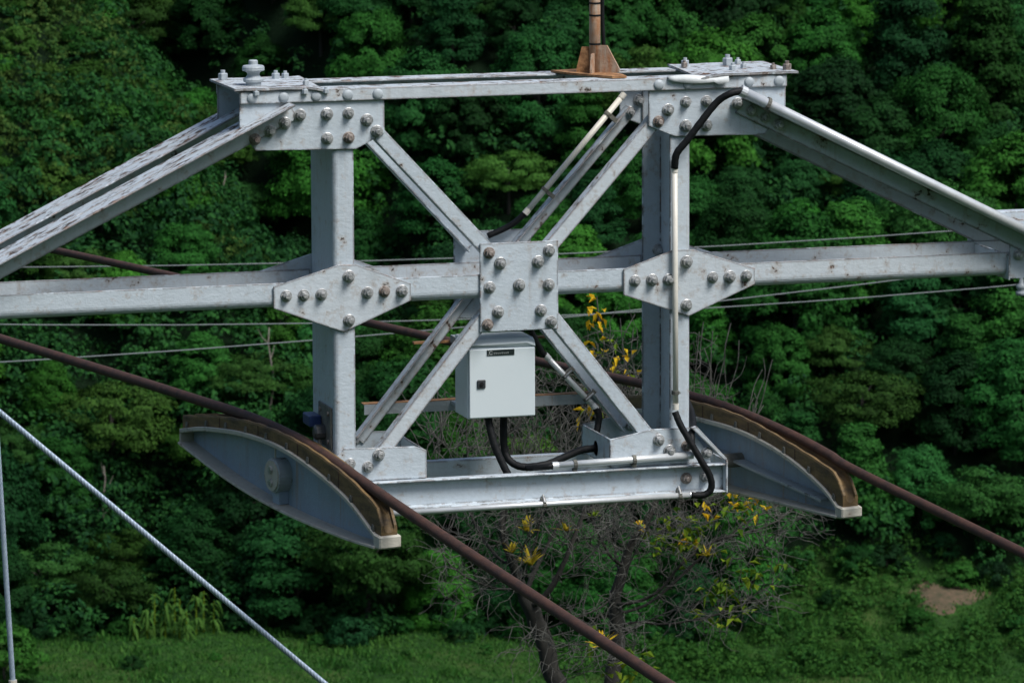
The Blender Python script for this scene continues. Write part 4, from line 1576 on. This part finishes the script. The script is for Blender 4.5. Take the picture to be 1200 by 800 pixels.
# upright grey shoots behind the right saddle
m = MB()
r_ = random.Random(9)
for k in range(26):
    x = r_.uniform(806, 880)
    y0 = r_.uniform(500, 560)
    lx = r_.uniform(-16, 34) if x > 830 else r_.uniform(-10, 10)
    hh_ = r_.uniform(40, 150) if x < 850 else r_.uniform(40, 90)
    m.sweep(spline([at(x, y0, 20.6), at(x + lx * .4 + r_.uniform(-4, 4), y0 - hh_ * .4, 20.6), at(x + lx * .8 + r_.uniform(-4, 4), y0 - hh_ * .75, 20.6), at(x + lx + r_.uniform(-5, 5), y0 - hh_, 20.6)], 3), .0052, 4)
m.build('upright_shoots', TWIG, treeB)['kind'] = 'stuff'
# grassy upright twigs that fill the space under the cabinet
m = MB()
for k in range(150):
    x = r_.uniform(500, 770)
    y0 = r_.uniform(500, 575)
    lx = r_.uniform(-30, 30)
    hh_ = r_.uniform(30, 110) * (1.4 if 720 < x < 770 else .8)
    yy = r_.uniform(19.7, 20.8)
    m.sweep(spline([at(x, y0, yy), at(x + lx * .3 + r_.uniform(-8, 8), y0 - hh_ * .4, yy), at(x + lx * .8 + r_.uniform(-8, 8), y0 - hh_ * .75, yy), at(x + lx + r_.uniform(-9, 9), y0 - hh_, yy)], 3), .0046, 4)
m.build('upright_shoots', TWIG, treeA)['kind'] = 'stuff'


# bromeliads perched on the branches
def bromeliad(px, py, y, size, mat, label, seed):
    c = at(px, py, y)
    r_ = random.Random(seed)
    t = thing('bromeliad', label, 'bromeliad', tuple(c), 'bromeliads perched in the leafless tree')
    for k in range(15):
        a = r_.uniform(0, 2 * PI)
        el = r_.uniform(.35, 1.35)
        d = Vector((math.cos(a) * math.cos(el), math.sin(a) * math.cos(el), math.sin(el)))
        m = MB()
        s = d.cross(Vector((0, 0, 1)))
        s = (s if s.length > .05 else Vector((1, 0, 0))).normalized()
        L = size * r_.uniform(.7, 1.1)
        n = 5
        for q in range(n):
            t_ = q / (n - 1)
            p = c + d * L * t_ - Vector((0, 0, L * .28 * t_ * t_))
            w = size * .085 * (1 - t_ ** 2.2) + .001
            m.v += [tuple(p - s * w), tuple(p + s * w)]
        for q in range(n - 1):
            m.f.append((q * 2, q * 2 + 1, q * 2 + 3, q * 2 + 2))
        m.build('leaf', mat, t)


bromeliad(617, 622, 19.6, .23, BROM, 'yellow bromeliad just under the bottom beam, upper of the left pair', 1)
bromeliad(622, 662, 19.5, .27, BROM, 'yellow green bromeliad below the upper left one in the bare tree', 2)
bromeliad(600, 648, 19.6, .18, BROM, 'small yellow bromeliad left of the yellow green one', 3)
bromeliad(663, 622, 19.7, .17, BROM, 'small ochre bromeliad right of the upper left one', 4)
bromeliad(706, 758, 19.3, .24, YELLOW, 'bright yellow bromeliad beside the near track rope, lower centre', 5)
bromeliad(829, 652, 19.8, .17, BROM, 'ochre bromeliad on the right branches of the bare tree', 6)
bromeliad(696, 606, 19.8, .14, LIME, 'small green bromeliad close under the bottom beam', 7)
